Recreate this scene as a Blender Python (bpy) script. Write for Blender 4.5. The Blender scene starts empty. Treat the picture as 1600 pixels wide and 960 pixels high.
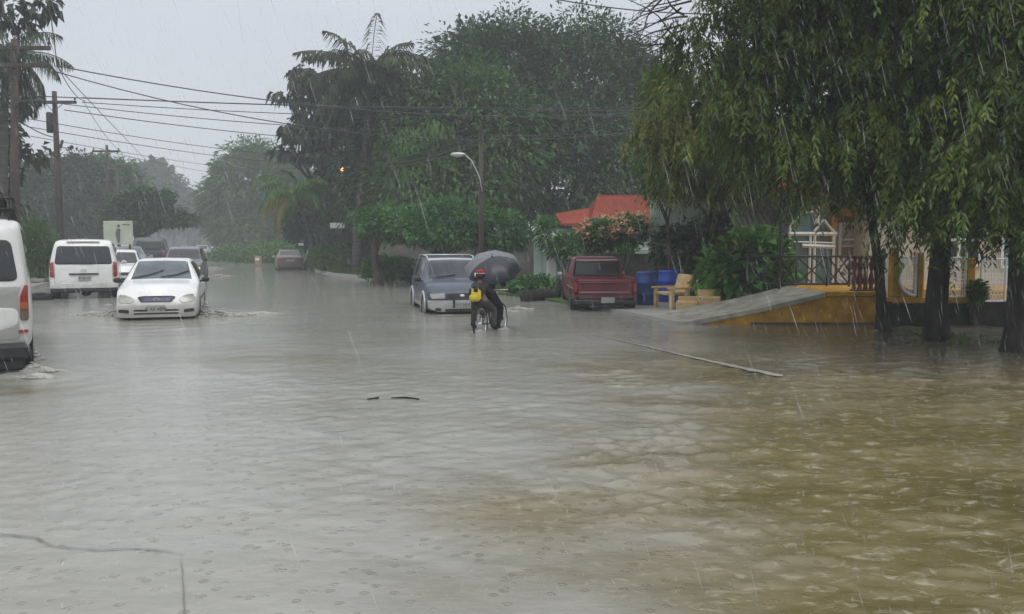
import bpy, math, random
import numpy as np
from mathutils import Vector, Matrix
PI = math.pi
rad = math.radians
SC = bpy.context.scene
COL = SC.collection
rng = np.random.default_rng(7)
random.seed(7)

# ------------------------------------------------------------ camera
HAZE_D = .0023
F, CX, CY, HZ, CAMZ = 1300.0, 800.0, 480.0, 381.0, 1.65
PITCH = math.atan((CY - HZ) / F)
cam_d = bpy.data.cameras.new('camera'); cam = bpy.data.objects.new('camera', cam_d); COL.objects.link(cam)
cam_d.sensor_width = 36; cam_d.lens = 36 * F / 1600; cam_d.clip_end = 6000; cam_d.clip_start = 0.05
cam.location = (0, 0, CAMZ); cam.rotation_euler = (PI / 2 - PITCH, 0, 0)
SC.camera = cam

# ------------------------------------------------------------ sky, sun, exposure
W = bpy.data.worlds.new('World'); SC.world = W; W.use_nodes = True
nt = W.node_tree; nt.nodes.clear()
out = nt.nodes.new('ShaderNodeOutputWorld'); bg = nt.nodes.new('ShaderNodeBackground')
sky = nt.nodes.new('ShaderNodeTexSky'); sky.sky_type = 'NISHITA'; sky.sun_disc = False
SUN_EL, SUN_AZ = rad(62), rad(150)
sky.sun_elevation = SUN_EL; sky.sun_rotation = SUN_AZ; sky.dust_density = 6; sky.air_density = 1.5
tc = nt.nodes.new('ShaderNodeTexCoord'); sep = nt.nodes.new('ShaderNodeSeparateXYZ')
ramp = nt.nodes.new('ShaderNodeValToRGB')            # overcast cloud deck: zenith brighter than horizon
ramp.color_ramp.elements[0].position = 0.0; ramp.color_ramp.elements[0].color = (6.3, 6.7, 7.3, 1)
ramp.color_ramp.elements[1].position = 1.0; ramp.color_ramp.elements[1].color = (14.5, 14.7, 15, 1)
e = ramp.color_ramp.elements.new(0.25); e.color = (6.2, 6.65, 7.4, 1)
mx = nt.nodes.new('ShaderNodeMixRGB'); mx.inputs[0].default_value = 0.93
cn = nt.nodes.new('ShaderNodeTexNoise'); cn.inputs['Scale'].default_value = 2.2; cn.inputs['Detail'].default_value = 4
cm = nt.nodes.new('ShaderNodeMapRange'); cm.inputs[1].default_value = .3; cm.inputs[2].default_value = .7
cm.inputs[3].default_value = .95; cm.inputs[4].default_value = 1.05
mul = nt.nodes.new('ShaderNodeMixRGB'); mul.blend_type = 'MULTIPLY'; mul.inputs[0].default_value = 1
L = nt.links.new
L(tc.outputs['Generated'], sep.inputs[0]); L(sep.outputs['Z'], ramp.inputs[0])
L(tc.outputs['Generated'], cn.inputs['Vector']); L(cn.outputs['Fac'], cm.inputs[0])
L(sky.outputs[0], mx.inputs[1]); L(ramp.outputs[0], mx.inputs[2])
L(mx.outputs[0], mul.inputs[1]); L(cm.outputs[0], mul.inputs[2]); L(mul.outputs[0], bg.inputs[0])
bg.inputs[1].default_value = 0.1; L(bg.outputs[0], out.inputs[0])
sd = bpy.data.lights.new('sun', 'SUN'); sd.energy = 0.6; sd.angle = rad(25); sd.color = (1, .98, .95)
sun = bpy.data.objects.new('sun', sd); COL.objects.link(sun)
sun.rotation_euler = (PI / 2 - SUN_EL, 0, PI - SUN_AZ)
vs = SC.view_settings
SC.display_settings.display_device = 'sRGB'
vs.view_transform = 'Standard'; vs.look = 'None'; vs.gamma = 1; vs.exposure = 0.12; vs.use_curve_mapping = False
SC.cycles.use_denoising = True
SC.cycles.denoising_input_passes = 'RGB_ALBEDO_NORMAL'
SC.cycles.max_bounces = 6; SC.cycles.diffuse_bounces = 3; SC.cycles.glossy_bounces = 2
SC.cycles.transparent_max_bounces = 12; SC.cycles.volume_bounces = 1
SC.cycles.use_adaptive_sampling = False

# ------------------------------------------------------------ pixel <-> world helpers (layout measuring)
def at(px, py, Y):
    """world point seen at photo pixel (px,py) whose forward distance is Y"""
    dx, dy = (px - CX) / F, (CY - py) / F
    fy = math.cos(PITCH) + dy * math.sin(PITCH); fz = -math.sin(PITCH) + dy * math.cos(PITCH)
    t = Y / fy
    return Vector((dx * t, Y, CAMZ + fz * t))
def gp(px, py, z=0.0):
    dx, dy = (px - CX) / F, (CY - py) / F
    fy = math.cos(PITCH) + dy * math.sin(PITCH); fz = -math.sin(PITCH) + dy * math.cos(PITCH)
    t = (z - CAMZ) / fz
    return Vector((dx * t, fy * t, z))

def base_at(px, Y, z=.05): p = at(px, 400, Y); return Vector((p.x, p.y, z))
# ------------------------------------------------------------ object helpers
def tag(o, label=None, cat=None, group=None, kind=None):
    if label: o['label'] = label
    if cat: o['category'] = cat
    if group: o['group'] = group
    if kind: o['kind'] = kind
    return o
def thing(name, label, cat, loc=(0, 0, 0), rz=0, group=None):
    o = bpy.data.objects.new(name, None); COL.objects.link(o)
    o.location = loc; o.rotation_euler = (0, 0, rz); o.empty_display_size = .2
    return tag(o, label, cat, group)
def copy_tree(o, parent=None):
    c = o.copy(); COL.objects.link(c)
    if parent is not None: c.parent = parent
    for ch in list(o.children): copy_tree(ch, c)
    return c

class MB:
    """collects shapes into one mesh"""
    def __init__(s): s.v = []; s.f = []; s.m = []
    def add(s, vs, fs, m=0):
        b = len(s.v); s.v += [tuple(p) for p in vs]
        s.f += [tuple(i + b for i in f) for f in fs]; s.m += [m] * len(fs); return s
    def box(s, c, d, rz=0, m=0, rx=0, ry=0):
        R = Matrix.Rotation(rz, 3, 'Z') @ Matrix.Rotation(ry, 3, 'Y') @ Matrix.Rotation(rx, 3, 'X')
        vs = [Vector(c) + R @ Vector((x * d[0] / 2, y * d[1] / 2, z * d[2] / 2)) for x in (-1, 1) for y in (-1, 1) for z in (-1, 1)]
        return s.add(vs, [(0, 1, 3, 2), (4, 6, 7, 5), (0, 4, 5, 1), (2, 3, 7, 6), (0, 2, 6, 4), (1, 5, 7, 3)], m)
    def bbox(s, c, d, b=.02, rz=0, m=0, rx=0, ry=0):
        """bevelled box"""
        R = Matrix.Rotation(rz, 3, 'Z') @ Matrix.Rotation(ry, 3, 'Y') @ Matrix.Rotation(rx, 3, 'X')
        h = [x / 2 for x in d]; b = min(b, min(h) * .9)
        rings = []
        for z, ins in ((-h[2], b), (-h[2] + b, 0), (h[2] - b, 0), (h[2], b)):
            x, y = h[0] - ins, h[1] - ins; k = b * .99 if ins == 0 else b * .5
            rings.append([(x - k, y, z), (x, y - k, z), (x, -y + k, z), (x - k, -y, z), (-x + k, -y, z), (-x, -y + k, z), (-x, y - k, z), (-x + k, y, z)])
        vs = [Vector(c) + R @ Vector(p) for r in rings for p in r]
        fs = [tuple(range(8)), tuple(range(31, 23, -1))]
        for i in range(3):
            for j in range(8): fs.append((i * 8 + j, i * 8 + 8 + j, i * 8 + 8 + (j + 1) % 8, i * 8 + (j + 1) % 8))
        return s.add(vs, fs, m)
    def tube(s, pts, r, n=8, m=0, cap=True):
        pts = [Vector(p) for p in pts]; rs = r if hasattr(r, '__len__') else [r] * len(pts)
        vs = []; N = len(pts); prev = None
        for i, p in enumerate(pts):
            t = (pts[min(i + 1, N - 1)] - pts[max(i - 1, 0)])
            t = t.normalized() if t.length > 1e-9 else Vector((0, 0, 1))
            if prev is None:
                a = Vector((1, 0, 0)) if abs(t.x) < .8 else Vector((0, 1, 0)); u = t.cross(a).normalized()
            else:
                u = prev - t * prev.dot(t); u = u.normalized() if u.length > 1e-6 else t.cross(Vector((1, 0, 0))).normalized()
            prev = u; w = t.cross(u)
            for k in range(n):
                a = 2 * PI * k / n; vs.append(p + (u * math.cos(a) + w * math.sin(a)) * rs[i])
        fs = [(i * n + k, i * n + (k + 1) % n, (i + 1) * n + (k + 1) % n, (i + 1) * n + k) for i in range(N - 1) for k in range(n)]
        if cap: fs += [tuple(range(n - 1, -1, -1)), tuple(range((N - 1) * n, N * n))]
        return s.add(vs, fs, m)
    def lathe(s, prof, c=(0, 0, 0), n=20, axis='Z', m=0, closed=False, sc=(1, 1)):
        vs = []
        for r, h in prof:
            for k in range(n):
                a = 2 * PI * k / n; x, y = r * math.cos(a) * sc[0], r * math.sin(a) * sc[1]
                p = {'Z': (x, y, h), 'X': (h, x, y), 'Y': (x, h, y)}[axis]
                vs.append((c[0] + p[0], c[1] + p[1], c[2] + p[2]))
        P = len(prof); fs = []
        for i in range(P if closed else P - 1):
            j = (i + 1) % P
            for k in range(n): fs.append((i * n + k, i * n + (k + 1) % n, j * n + (k + 1) % n, j * n + k))
        if not closed: fs += [tuple(range(n - 1, -1, -1)), tuple(range((P - 1) * n, P * n))]
        return s.add(vs, fs, m)
    def prism(s, poly, z0, z1, m=0):
        n = len(poly); vs = [(x, y, z0) for x, y in poly] + [(x, y, z1) for x, y in poly]
        return s.add(vs, [tuple(range(n - 1, -1, -1)), tuple(range(n, 2 * n))] + [(i, (i + 1) % n, n + (i + 1) % n, n + i) for i in range(n)], m)
    def extrude_poly(s, pts, d, m=0):
        """planar polygon pts extruded by vector d"""
        n = len(pts); pts = [Vector(p) for p in pts]; d = Vector(d)
        return s.add(pts + [p + d for p in pts], [tuple(range(n - 1, -1, -1)), tuple(range(n, 2 * n))] + [(i, (i + 1) % n, n + (i + 1) % n, n + i) for i in range(n)], m)
    def ball(s, c, r, n=10, m=0, k=None):
        r = r if hasattr(r, '__len__') else (r, r, r); k = k or n // 2 + 1
        prof = []
        vs = [(c[0], c[1], c[2] - r[2])]
        for i in range(1, k):
            a = -PI / 2 + PI * i / k
            for j in range(n):
                b = 2 * PI * j / n; vs.append((c[0] + r[0] * math.cos(a) * math.cos(b), c[1] + r[1] * math.cos(a) * math.sin(b), c[2] + r[2] * math.sin(a)))
        vs.append((c[0], c[1], c[2] + r[2])); fs = []
        for j in range(n): fs.append((0, 1 + (j + 1) % n, 1 + j))
        for i in range(k - 2):
            for j in range(n): a = 1 + i * n; fs.append((a + j, a + (j + 1) % n, a + n + (j + 1) % n, a + n + j))
        t = len(vs) - 1; a = 1 + (k - 2) * n
        for j in range(n): fs.append((a + j, a + (j + 1) % n, t))
        return s.add(vs, fs, m)
    def build(s, name, mats, parent=None, smooth=False, angle=None, loc=None):
        me = bpy.data.meshes.new(name); me.from_pydata(s.v, [], s.f)
        mats = mats if isinstance(mats, (list, tuple)) else [mats]
        for q in mats: me.materials.append(q)
        if len(mats) > 1: me.polygons.foreach_set('material_index', s.m)
        fix_normals(me)
        if smooth or angle:
            me.shade_smooth()
            if angle: me.set_sharp_from_angle(angle=rad(angle))
        o = bpy.data.objects.new(name, me); COL.objects.link(o)
        if parent is not None: o.parent = parent
        if loc is not None: o.location = loc
        return o
import bmesh
def fix_normals(me):
    bm = bmesh.new(); bm.from_mesh(me); bmesh.ops.recalc_face_normals(bm, faces=bm.faces); bm.to_mesh(me); bm.free()
def fastmesh(name, V, Q, mats, parent=None, smooth=False, midx=None):
    """V (n,3) floats, Q (m,k) ints, all faces with k corners"""
    V = np.asarray(V, dtype=np.float32); Q = np.asarray(Q, dtype=np.int32); m, k = Q.shape
    me = bpy.data.meshes.new(name); me.vertices.add(len(V)); me.vertices.foreach_set('co', V.ravel())
    me.loops.add(m * k); me.loops.foreach_set('vertex_index', Q.ravel())
    me.polygons.add(m); me.polygons.foreach_set('loop_start', np.arange(0, m * k, k, dtype=np.int32))
    me.polygons.foreach_set('loop_total', np.full(m, k, dtype=np.int32))
    for q in (mats if isinstance(mats, (list, tuple)) else [mats]): me.materials.append(q)
    if midx is not None: me.polygons.foreach_set('material_index', np.asarray(midx, dtype=np.int32))
    me.update(calc_edges=True)
    if smooth: me.shade_smooth()
    o = bpy.data.objects.new(name, me); COL.objects.link(o)
    if parent is not None: o.parent = parent
    return o
def make_text(s, name, size, mat, parent, M, depth=.002):
    cu = bpy.data.curves.new(name, 'FONT'); cu.body = s; cu.size = size; cu.align_x = 'CENTER'; cu.align_y = 'CENTER'; cu.extrude = depth
    t = bpy.data.objects.new('tmp', cu); COL.objects.link(t)
    dg = bpy.context.evaluated_depsgraph_get(); me = bpy.data.meshes.new_from_object(t.evaluated_get(dg))
    bpy.data.objects.remove(t); me.materials.clear(); me.materials.append(mat)
    o = bpy.data.objects.new(name, me); COL.objects.link(o); o.parent = parent; o.matrix_local = M
    return o

# ------------------------------------------------------------ materials
def mat(name, col, rough=.6, metal=0, var=.12, nscale=3, bump=0, bscale=20, spec=.5, col2=None, stretch=(1, 1, 1), coat=0, detail=5):
    m = bpy.data.materials.new(name); m.use_nodes = True; t = m.node_tree; b = t.nodes['Principled BSDF']
    b.inputs['Roughness'].default_value = rough; b.inputs['Metallic'].default_value = metal
    b.inputs['Specular IOR Level'].default_value = spec * (.35 if rough >= .7 else 1); b.inputs['Coat Weight'].default_value = coat; b.inputs['Coat Roughness'].default_value = .08
    tcn = t.nodes.new('ShaderNodeTexCoord'); mp = t.nodes.new('ShaderNodeMapping'); mp.inputs['Scale'].default_value = stretch
    t.links.new(tcn.outputs['Object'], mp.inputs[0])
    n = t.nodes.new('ShaderNodeTexNoise'); n.inputs['Scale'].default_value = nscale; n.inputs['Detail'].default_value = detail
    t.links.new(mp.outputs[0], n.inputs['Vector'])
    r = t.nodes.new('ShaderNodeValToRGB'); r.color_ramp.elements[0].position = .32; r.color_ramp.elements[1].position = .68
    c2 = col2 if col2 else tuple(min(1, c * (1 + var)) for c in col)
    c1 = col if col2 else tuple(c * (1 - var) for c in col)
    r.color_ramp.elements[0].color = (*c1, 1); r.color_ramp.elements[1].color = (*c2, 1)
    t.links.new(n.outputs['Fac'], r.inputs[0]); t.links.new(r.outputs[0], b.inputs['Base Color'])
    if bump:
        n2 = t.nodes.new('ShaderNodeTexNoise'); n2.inputs['Scale'].default_value = bscale; n2.inputs['Detail'].default_value = 6
        t.links.new(mp.outputs[0], n2.inputs['Vector'])
        bp = t.nodes.new('ShaderNodeBump'); bp.inputs['Strength'].default_value = bump; bp.inputs['Distance'].default_value = .02
        t.links.new(n2.outputs['Fac'], bp.inputs['Height']); t.links.new(bp.outputs[0], b.inputs['Normal'])
    return m
def leafmat(name, cols, rough=.5, trans=.25, patch=0.6):
    """leaves: colour differs per leaf and per patch of crown, some light passes through"""
    m = bpy.data.materials.new(name); m.use_nodes = True; t = m.node_tree; b = t.nodes['Principled BSDF']
    b.inputs['Roughness'].default_value = rough + .12; b.inputs['Specular IOR Level'].default_value = .18
    g = t.nodes.new('ShaderNodeNewGeometry'); tcn = t.nodes.new('ShaderNodeTexCoord')
    n = t.nodes.new('ShaderNodeTexNoise'); n.inputs['Scale'].default_value = patch; n.inputs['Detail'].default_value = 3
    t.links.new(tcn.outputs['Object'], n.inputs['Vector'])
    ad = t.nodes.new('ShaderNodeMath'); ad.operation = 'MULTIPLY_ADD'; ad.inputs[1].default_value = .45
    t.links.new(g.outputs['Random Per Island'], ad.inputs[0])
    mr = t.nodes.new('ShaderNodeMapRange'); mr.inputs[1].default_value = .3; mr.inputs[2].default_value = .7; mr.inputs[3].default_value = 0; mr.inputs[4].default_value = .55
    t.links.new(n.outputs['Fac'], mr.inputs[0]); t.links.new(mr.outputs[0], ad.inputs[2])
    r = t.nodes.new('ShaderNodeValToRGB'); N = len(cols)
    r.color_ramp.elements[0].color = (*cols[0], 1); r.color_ramp.elements[1].color = (*cols[-1], 1)
    for i in range(1, N - 1): q = r.color_ramp.elements.new(i / (N - 1)); q.color = (*cols[i], 1)
    t.links.new(ad.outputs[0], r.inputs[0]); t.links.new(r.outputs[0], b.inputs['Base Color'])
    tr = t.nodes.new('ShaderNodeBsdfTranslucent'); t.links.new(r.outputs[0], tr.inputs[0])
    ms = t.nodes.new('ShaderNodeMixShader'); ms.inputs[0].default_value = trans
    o = t.nodes['Material Output']; t.links.new(b.outputs[0], ms.inputs[1]); t.links.new(tr.outputs[0], ms.inputs[2]); t.links.new(ms.outputs[0], o.inputs[0])
    return m

M = {}
M['white_paint'] = mat('white_paint', (.70, .70, .68), .3, col2=(.84, .84, .83), nscale=1.7, coat=.5)
M['dirty_white'] = mat('dirty_white', (.60, .60, .58), .35, col2=(.80, .80, .79), nscale=1.3, coat=.4)
M['grey_paint'] = mat('grey_paint', (.36, .36, .34), .35, var=.06, coat=.4)
M['blue_paint'] = mat('blue_paint', (.010, .030, .065), .4, var=.08, coat=.4)
M['silver_paint'] = mat('silver_paint', (.55, .56, .57), .3, .3, var=.05, coat=.4)
M['red_paint'] = mat('red_paint', (.13, .006, .016), .45, var=.15, coat=.12)
M['maroon_paint'] = mat('maroon_paint', (.13, .085, .075), .4, var=.08, coat=.4)
M['dark_paint'] = mat('dark_paint', (.03, .033, .04), .3, var=.1, coat=.5)
M['slate_paint'] = mat('slate_paint', (.09, .10, .13), .3, var=.1, coat=.5)
M['glass'] = mat('dark_glass', (.018, .02, .022), .06, var=.1, spec=.6)
M['wind_glass'] = mat('windscreen_glass', (.085, .11, .125), .07, var=.35, nscale=2.2, spec=.5)
M['wind_dark'] = mat('dark_windscreen', (.035, .042, .055), .08, var=.35, nscale=2.2, spec=.35)
M['rubber'] = mat('rubber', (.018, .018, .018), .7, var=.2)
M['plastic'] = mat('black_plastic', (.02, .02, .022), .5, var=.1)
M['rim'] = mat('wheel_rim', (.20, .20, .20), .4, .6)
M['chrome'] = mat('chrome', (.75, .75, .76), .18, .9, var=.03)
M['lamp_glass'] = mat('headlamp_glass', (.42, .42, .37), .12, var=.2, nscale=9, coat=.6)
M['red_lens'] = mat('red_lens', (.28, .015, .012), .2, var=.1, coat=.5)
M['amber_lens'] = mat('amber_lens', (.35, .10, .02), .2, var=.1, coat=.5)
M['smoke_lens'] = mat('smoked_lens', (.10, .085, .045), .2, var=.1, coat=.5)
M['plate'] = mat('plate_paint', (.34, .34, .32), .5, var=.05)
M['ink'] = mat('plate_ink', (.05, .055, .05), .5)
M['badge_blue'] = mat('grille_blue', (.03, .03, .10), .3, var=.2, nscale=20)
M['wood_pole'] = mat('wood_pole', (.075, .06, .05), .8, var=.3, nscale=6, stretch=(1, 1, .2), bump=.4, bscale=30)
M['wire'] = mat('wire_black', (.03, .03, .035), .5)
M['bark'] = mat('bark', (.05, .042, .034), .9, col2=(.12, .105, .09), nscale=5, stretch=(1, 1, .3), bump=.8, bscale=16)
M['bark_dark'] = mat('bark_dark', (.012, .011, .010), .9, col2=(.042, .038, .032), nscale=5, stretch=(1, 1, .3), bump=.9, bscale=14)
M['palm_bark'] = mat('palm_bark', (.05, .045, .04), .9, col2=(.12, .11, .10), nscale=8, stretch=(.3, .3, 2.5), bump=.6)
M['concrete'] = mat('concrete', (.20, .185, .15), .6, col2=(.42, .40, .34), nscale=3.2, bump=.3, bscale=30)
M['yellow_wall'] = mat('yellow_wall', (.30, .16, .02), .7, col2=(.58, .32, .035), nscale=3.4, bump=.6, bscale=25)
M['orange_wall'] = mat('orange_wall', (.48, .25, .05), .75, col2=(.58, .33, .08), nscale=2, bump=.2)
M['bench_yellow'] = mat('bench_paint', (.52, .33, .13), .75, col2=(.68, .52, .30), nscale=4, bump=.3, bscale=30)
M['beige_wall'] = mat('beige_wall', (.52, .47, .39), .85, col2=(.68, .63, .55), nscale=1.5, bump=.2)
M['brown_wall'] = mat('brown_wall', (.32, .23, .14), .85, col2=(.46, .34, .22), nscale=2, bump=.2)
M['mint_wall'] = mat('mint_wall', (.40, .50, .44), .8, col2=(.55, .63, .57), nscale=1.8, bump=.2)
M['grey_wall'] = mat('grey_wall', (.10, .09, .08), .9, col2=(.17, .155, .14), nscale=1.4, bump=.4, bscale=10)
M['stone_wall'] = mat('stone_wall', (.06, .058, .05), .9, col2=(.17, .15, .13), nscale=3.5, bump=.9, bscale=6)
M['black_wall'] = mat('wet_stone', (.012, .013, .011), .8, col2=(.045, .045, .036), nscale=4, bump=.9, bscale=7)
M['red_roof'] = mat('red_roof', (.21, .035, .016), .75, col2=(.28, .055, .028), nscale=1.5, stretch=(4, .4, 1), bump=.15)
M['grey_roof'] = mat('grey_roof', (.55, .55, .56), .6, col2=(.72, .72, .73), nscale=2, stretch=(5, .5, 1))
M['white_iron'] = mat('white_iron', (.85, .86, .85), .5, var=.05)
M['dark_iron'] = mat('dark_iron', (.03, .026, .026), .5, var=.2)
M['brown_iron'] = mat('brown_baluster', (.085, .03, .022), .6, col2=(.14, .05, .038), nscale=6)
M['green_glass'] = mat('green_glass', (.10, .17, .155), .1, var=.3, nscale=1.5)
M['white_trim'] = mat('white_trim', (.82, .82, .80), .6, var=.05)
M['blue_plastic'] = mat('blue_plastic', (.018, .065, .26), .45, var=.2, nscale=3)
M['blue_bright'] = mat('bright_blue_plastic', (.012, .07, .45), .45, var=.15)
M['grass'] = mat('grass_ground', (.035, .075, .018), .9, col2=(.10, .16, .045), nscale=2.5, bump=.9, bscale=14)
M['soil'] = mat('wet_soil', (.045, .038, .026), .7, col2=(.11, .095, .06), nscale=1.3, bump=.6, bscale=8)
M['pavement'] = mat('wet_pavement', (.30, .29, .26), .45, col2=(.42, .41, .38), nscale=1.2, bump=.2)
M['line_paint'] = mat('line_paint', (.37, .365, .325), .3, col2=(.28, .275, .24), nscale=2.5)
M['cloth_dark'] = mat('dark_cloth', (.014, .016, .024), .9, col2=(.03, .033, .045), nscale=9)
M['cloth_grey'] = mat('grey_trousers', (.035, .034, .03), .9, col2=(.07, .068, .06), nscale=8)
M['cloth_brown'] = mat('brown_sleeve', (.085, .035, .022), .9, var=.2)
M['skin'] = mat('skin', (.22, .11, .07), .5, var=.1)
M['hair'] = mat('hair', (.012, .01, .009), .6)
M['pack_yellow'] = mat('pack_yellow', (.70, .55, .05), .7, var=.15, nscale=8)
M['cap_red'] = mat('cap_red', (.30, .02, .025), .7)
M['cap_white'] = mat('cap_white', (.75, .72, .72), .7)
M['umb_out'] = mat('umbrella_fabric', (.007, .009, .015), .35, col2=(.014, .017, .026), nscale=3, spec=.5)
M['umb_sheen'] = mat('umbrella_sky_sheen', (.13, .14, .15), .4, var=.12)  # pale tone painted for sky reflected on the wet canopy
M['umb_in'] = mat('umbrella_lining', (.012, .013, .016), .8)
M['foam'] = mat('foam', (.42, .41, .37), .4, col2=(.66, .65, .60), nscale=9, bump=.5)
M['foam'].node_tree.nodes['Principled BSDF'].inputs['Alpha'].default_value = .5
M['flower'] = mat('flower_petal', (.72, .30, .16), .7, col2=(.82, .52, .36), nscale=6)
M['dead_frond'] = leafmat('yellow_frond', [(.22, .19, .05), (.42, .36, .12)], .6, .3)

# road dirt thrown up over the lower bodywork
for k_ in ('white_paint', 'dirty_white', 'grey_paint', 'blue_paint', 'silver_paint', 'red_paint', 'maroon_paint', 'slate_paint'):
    t_ = M[k_].node_tree; b_ = t_.nodes['Principled BSDF']; src = b_.inputs['Base Color'].links[0].from_socket
    c_ = t_.nodes.new('ShaderNodeTexCoord'); s_ = t_.nodes.new('ShaderNodeSeparateXYZ'); n_ = t_.nodes.new('ShaderNodeTexNoise'); n_.inputs['Scale'].default_value = 5; n_.inputs['Detail'].default_value = 6
    t_.links.new(c_.outputs['Object'], s_.inputs[0]); t_.links.new(c_.outputs['Object'], n_.inputs['Vector'])
    a_ = t_.nodes.new('ShaderNodeMath'); a_.operation = 'MULTIPLY_ADD'; a_.inputs[1].default_value = .55; t_.links.new(n_.outputs['Fac'], a_.inputs[0]); t_.links.new(s_.outputs['Z'], a_.inputs[2])
    r_ = t_.nodes.new('ShaderNodeMapRange'); r_.inputs[1].default_value = .60; r_.inputs[2].default_value = .98; r_.inputs[3].default_value = .55; r_.inputs[4].default_value = .04; t_.links.new(a_.outputs[0], r_.inputs[0])
    m_ = t_.nodes.new('ShaderNodeMixRGB'); m_.inputs[2].default_value = (.20, .17, .12, 1); t_.links.new(r_.outputs[0], m_.inputs[0]); t_.links.new(src, m_.inputs[1]); t_.links.new(m_.outputs[0], b_.inputs['Base Color'])
# ------------------------------------------------------------ foliage
def leaf_geo(P, D, N, L_, W_, droop=.12):
    """one folded rhombus leaf per row"""
    D = D / np.linalg.norm(D, axis=1, keepdims=True)
    S = np.cross(D, N); S /= (np.linalg.norm(S, axis=1, keepdims=True) + 1e-9)
    U = np.cross(S, D); L_ = np.asarray(L_)[:, None] if np.ndim(L_) else L_; W_ = np.asarray(W_)[:, None] if np.ndim(W_) else W_
    mid = P + D * L_ * .45
    a = mid + S * W_ / 2 + U * W_ * .12; b = mid - S * W_ / 2 + U * W_ * .12
    tip = P + D * L_; tip[:, 2] -= (L_ * droop).ravel() if np.ndim(L_) else L_ * droop
    V = np.stack([P, a, tip, b], 1).reshape(-1, 3)
    Q = np.arange(len(P) * 4).reshape(-1, 4)
    return V, Q
def unit(n):
    v = rng.normal(size=(n, 3)); return v / np.linalg.norm(v, axis=1, keepdims=True)
def clump_centres(ells, n, shell=(.72, 1.0), low=-1.0):
    """points on/near the surfaces of overlapping ellipsoids, those far inside others dropped"""
    vol = np.array([(e[3] * e[4] * e[5]) ** (2 / 3) for e in ells]); vol /= vol.sum()
    C = []; O = []; R = []
    for e, fr in zip(ells, vol):
        k = max(4, int(n * fr)); u = unit(k * 3); u = u[u[:, 2] > low][:k]
        r = rng.uniform(*shell, size=(len(u), 1)) ** .5
        c = np.array(e[:3]) + u * r * np.array(e[3:6]); C.append(c); O.append(u)
    C = np.vstack(C); O = np.vstack(O)
    keep = np.ones(len(C), bool)
    for e in ells:
        q = (C - np.array(e[:3])) / np.array(e[3:6]); keep &= (q ** 2).sum(1) > .38
    return C[keep], O[keep]
def crown_leaves(ells, nclump, per, rc, L_, W_, droop=.2, down=.0, flat=.7, shell=(.72, 1.05), low=-1.0, jitter=1.0):
    C, O = clump_centres(ells, nclump, shell, low)
    n = len(C) * per; ci = np.repeat(np.arange(len(C)), per)
    rcl = rc * rng.uniform(.55, 1.35, len(C))
    g = unit(n) * (rng.random((n, 1)) ** .4) * rcl[ci][:, None]; g[:, 2] *= flat
    P = C[ci] + g
    gd = g / (np.linalg.norm(g, axis=1, keepdims=True) + 1e-6)
    D = gd * .8 + O[ci] * .5 + unit(n) * .5 * jitter; D[:, 2] -= down
    N = gd + np.array([0, 0, .9]) + unit(n) * .35
    s = rng.uniform(.65, 1.25, n)
    return leaf_geo(P, D, N, L_ * s, W_ * s, droop)
def hanging_leaves(ells, n, per, length, L_, W_, shell=(.3, 1.05), low=-1.0):
    """drooping sprigs gathered on boughs: leaves set in two ranks down each hanging twig"""
    B_ = []; vol = np.array([(e[3] * e[4] * e[5]) ** (2 / 3) for e in ells]); vol /= vol.sum()
    for e, fr in zip(ells, vol):
        k = max(5, int(n / 24 * fr)); u = unit(k * 2); u = u[u[:, 2] > low][:k]; r = rng.uniform(*shell, size=(len(u), 1)) ** .45
        B_.append(np.array(e[:3]) + u * r * np.array(e[3:6]) * rng.uniform(.86, 1.12, (len(u), 1)))
    B_ = np.vstack(B_); nb = len(B_); bi = rng.integers(0, nb, n); bs = rng.uniform(.6, 1.45, nb)
    g = rng.normal(size=(n, 3)) * np.array([.30, .30, .15]) * bs[bi][:, None]; C = B_[bi] + g; m = n
    # sprigs spring from the top of the bough and arch outwards
    C[:, 2] -= (g[:, 0] ** 2 + g[:, 1] ** 2) * .6
    ci = np.repeat(np.arange(m), per); k = np.tile(np.arange(per) / per, m)
    ln = length * rng.uniform(.3, 1.25, m) * (.6 + .5 * bs[bi])
    az = np.arctan2(g[:, 1], g[:, 0]) + rng.normal(size=m) * .5; out_ = np.stack([np.cos(az), np.sin(az), np.zeros(m)], 1)
    tt = k * ln[ci]
    P = C[ci] + out_[ci] * (np.sqrt(k) * .45 * ln[ci])[:, None] + rng.normal(size=(m * per, 3)) * .015; P[:, 2] -= tt * (0.25 + .75 * k)
    sd = np.stack([-out_[:, 1], out_[:, 0], out_[:, 2]], 1)[ci] * np.where(np.tile(np.arange(per) % 2, m) > 0, 1, -1)[:, None]
    D = sd * rng.uniform(.3, .9, (m * per, 1)) + out_[ci] * .4 + unit(m * per) * .25; D[:, 2] -= rng.uniform(.35, 1.3, m * per)
    N = out_[ci] * .6 + np.array([0, 0, .9]) + unit(m * per) * .45
    s = rng.uniform(.6, 1.2, m * per)
    return leaf_geo(P, D, N, L_ * s, W_ * s, .1)
def join(*gs):
    Vs, Qs, b = [], [], 0
    for V, Q in gs: Vs.append(V); Qs.append(Q + b); b += len(V)
    return np.vstack(Vs), np.vstack(Qs)
def limb_path(a, b, wob=.1, n=7, sag=0):
    a, b = Vector(a), Vector(b); L0 = (b - a).length; pts = []
    ph = random.uniform(0, 6); ph2 = random.uniform(0, 6)
    for i in range(n):
        t = i / (n - 1); p = a.lerp(b, t); w = math.sin(PI * t) * wob * L0
        p += Vector((w * math.sin(ph + 3 * t), w * math.cos(ph2 + 4 * t), -sag * L0 * 4 * t * (1 - t) * -1)); pts.append(p)
    return pts
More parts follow.
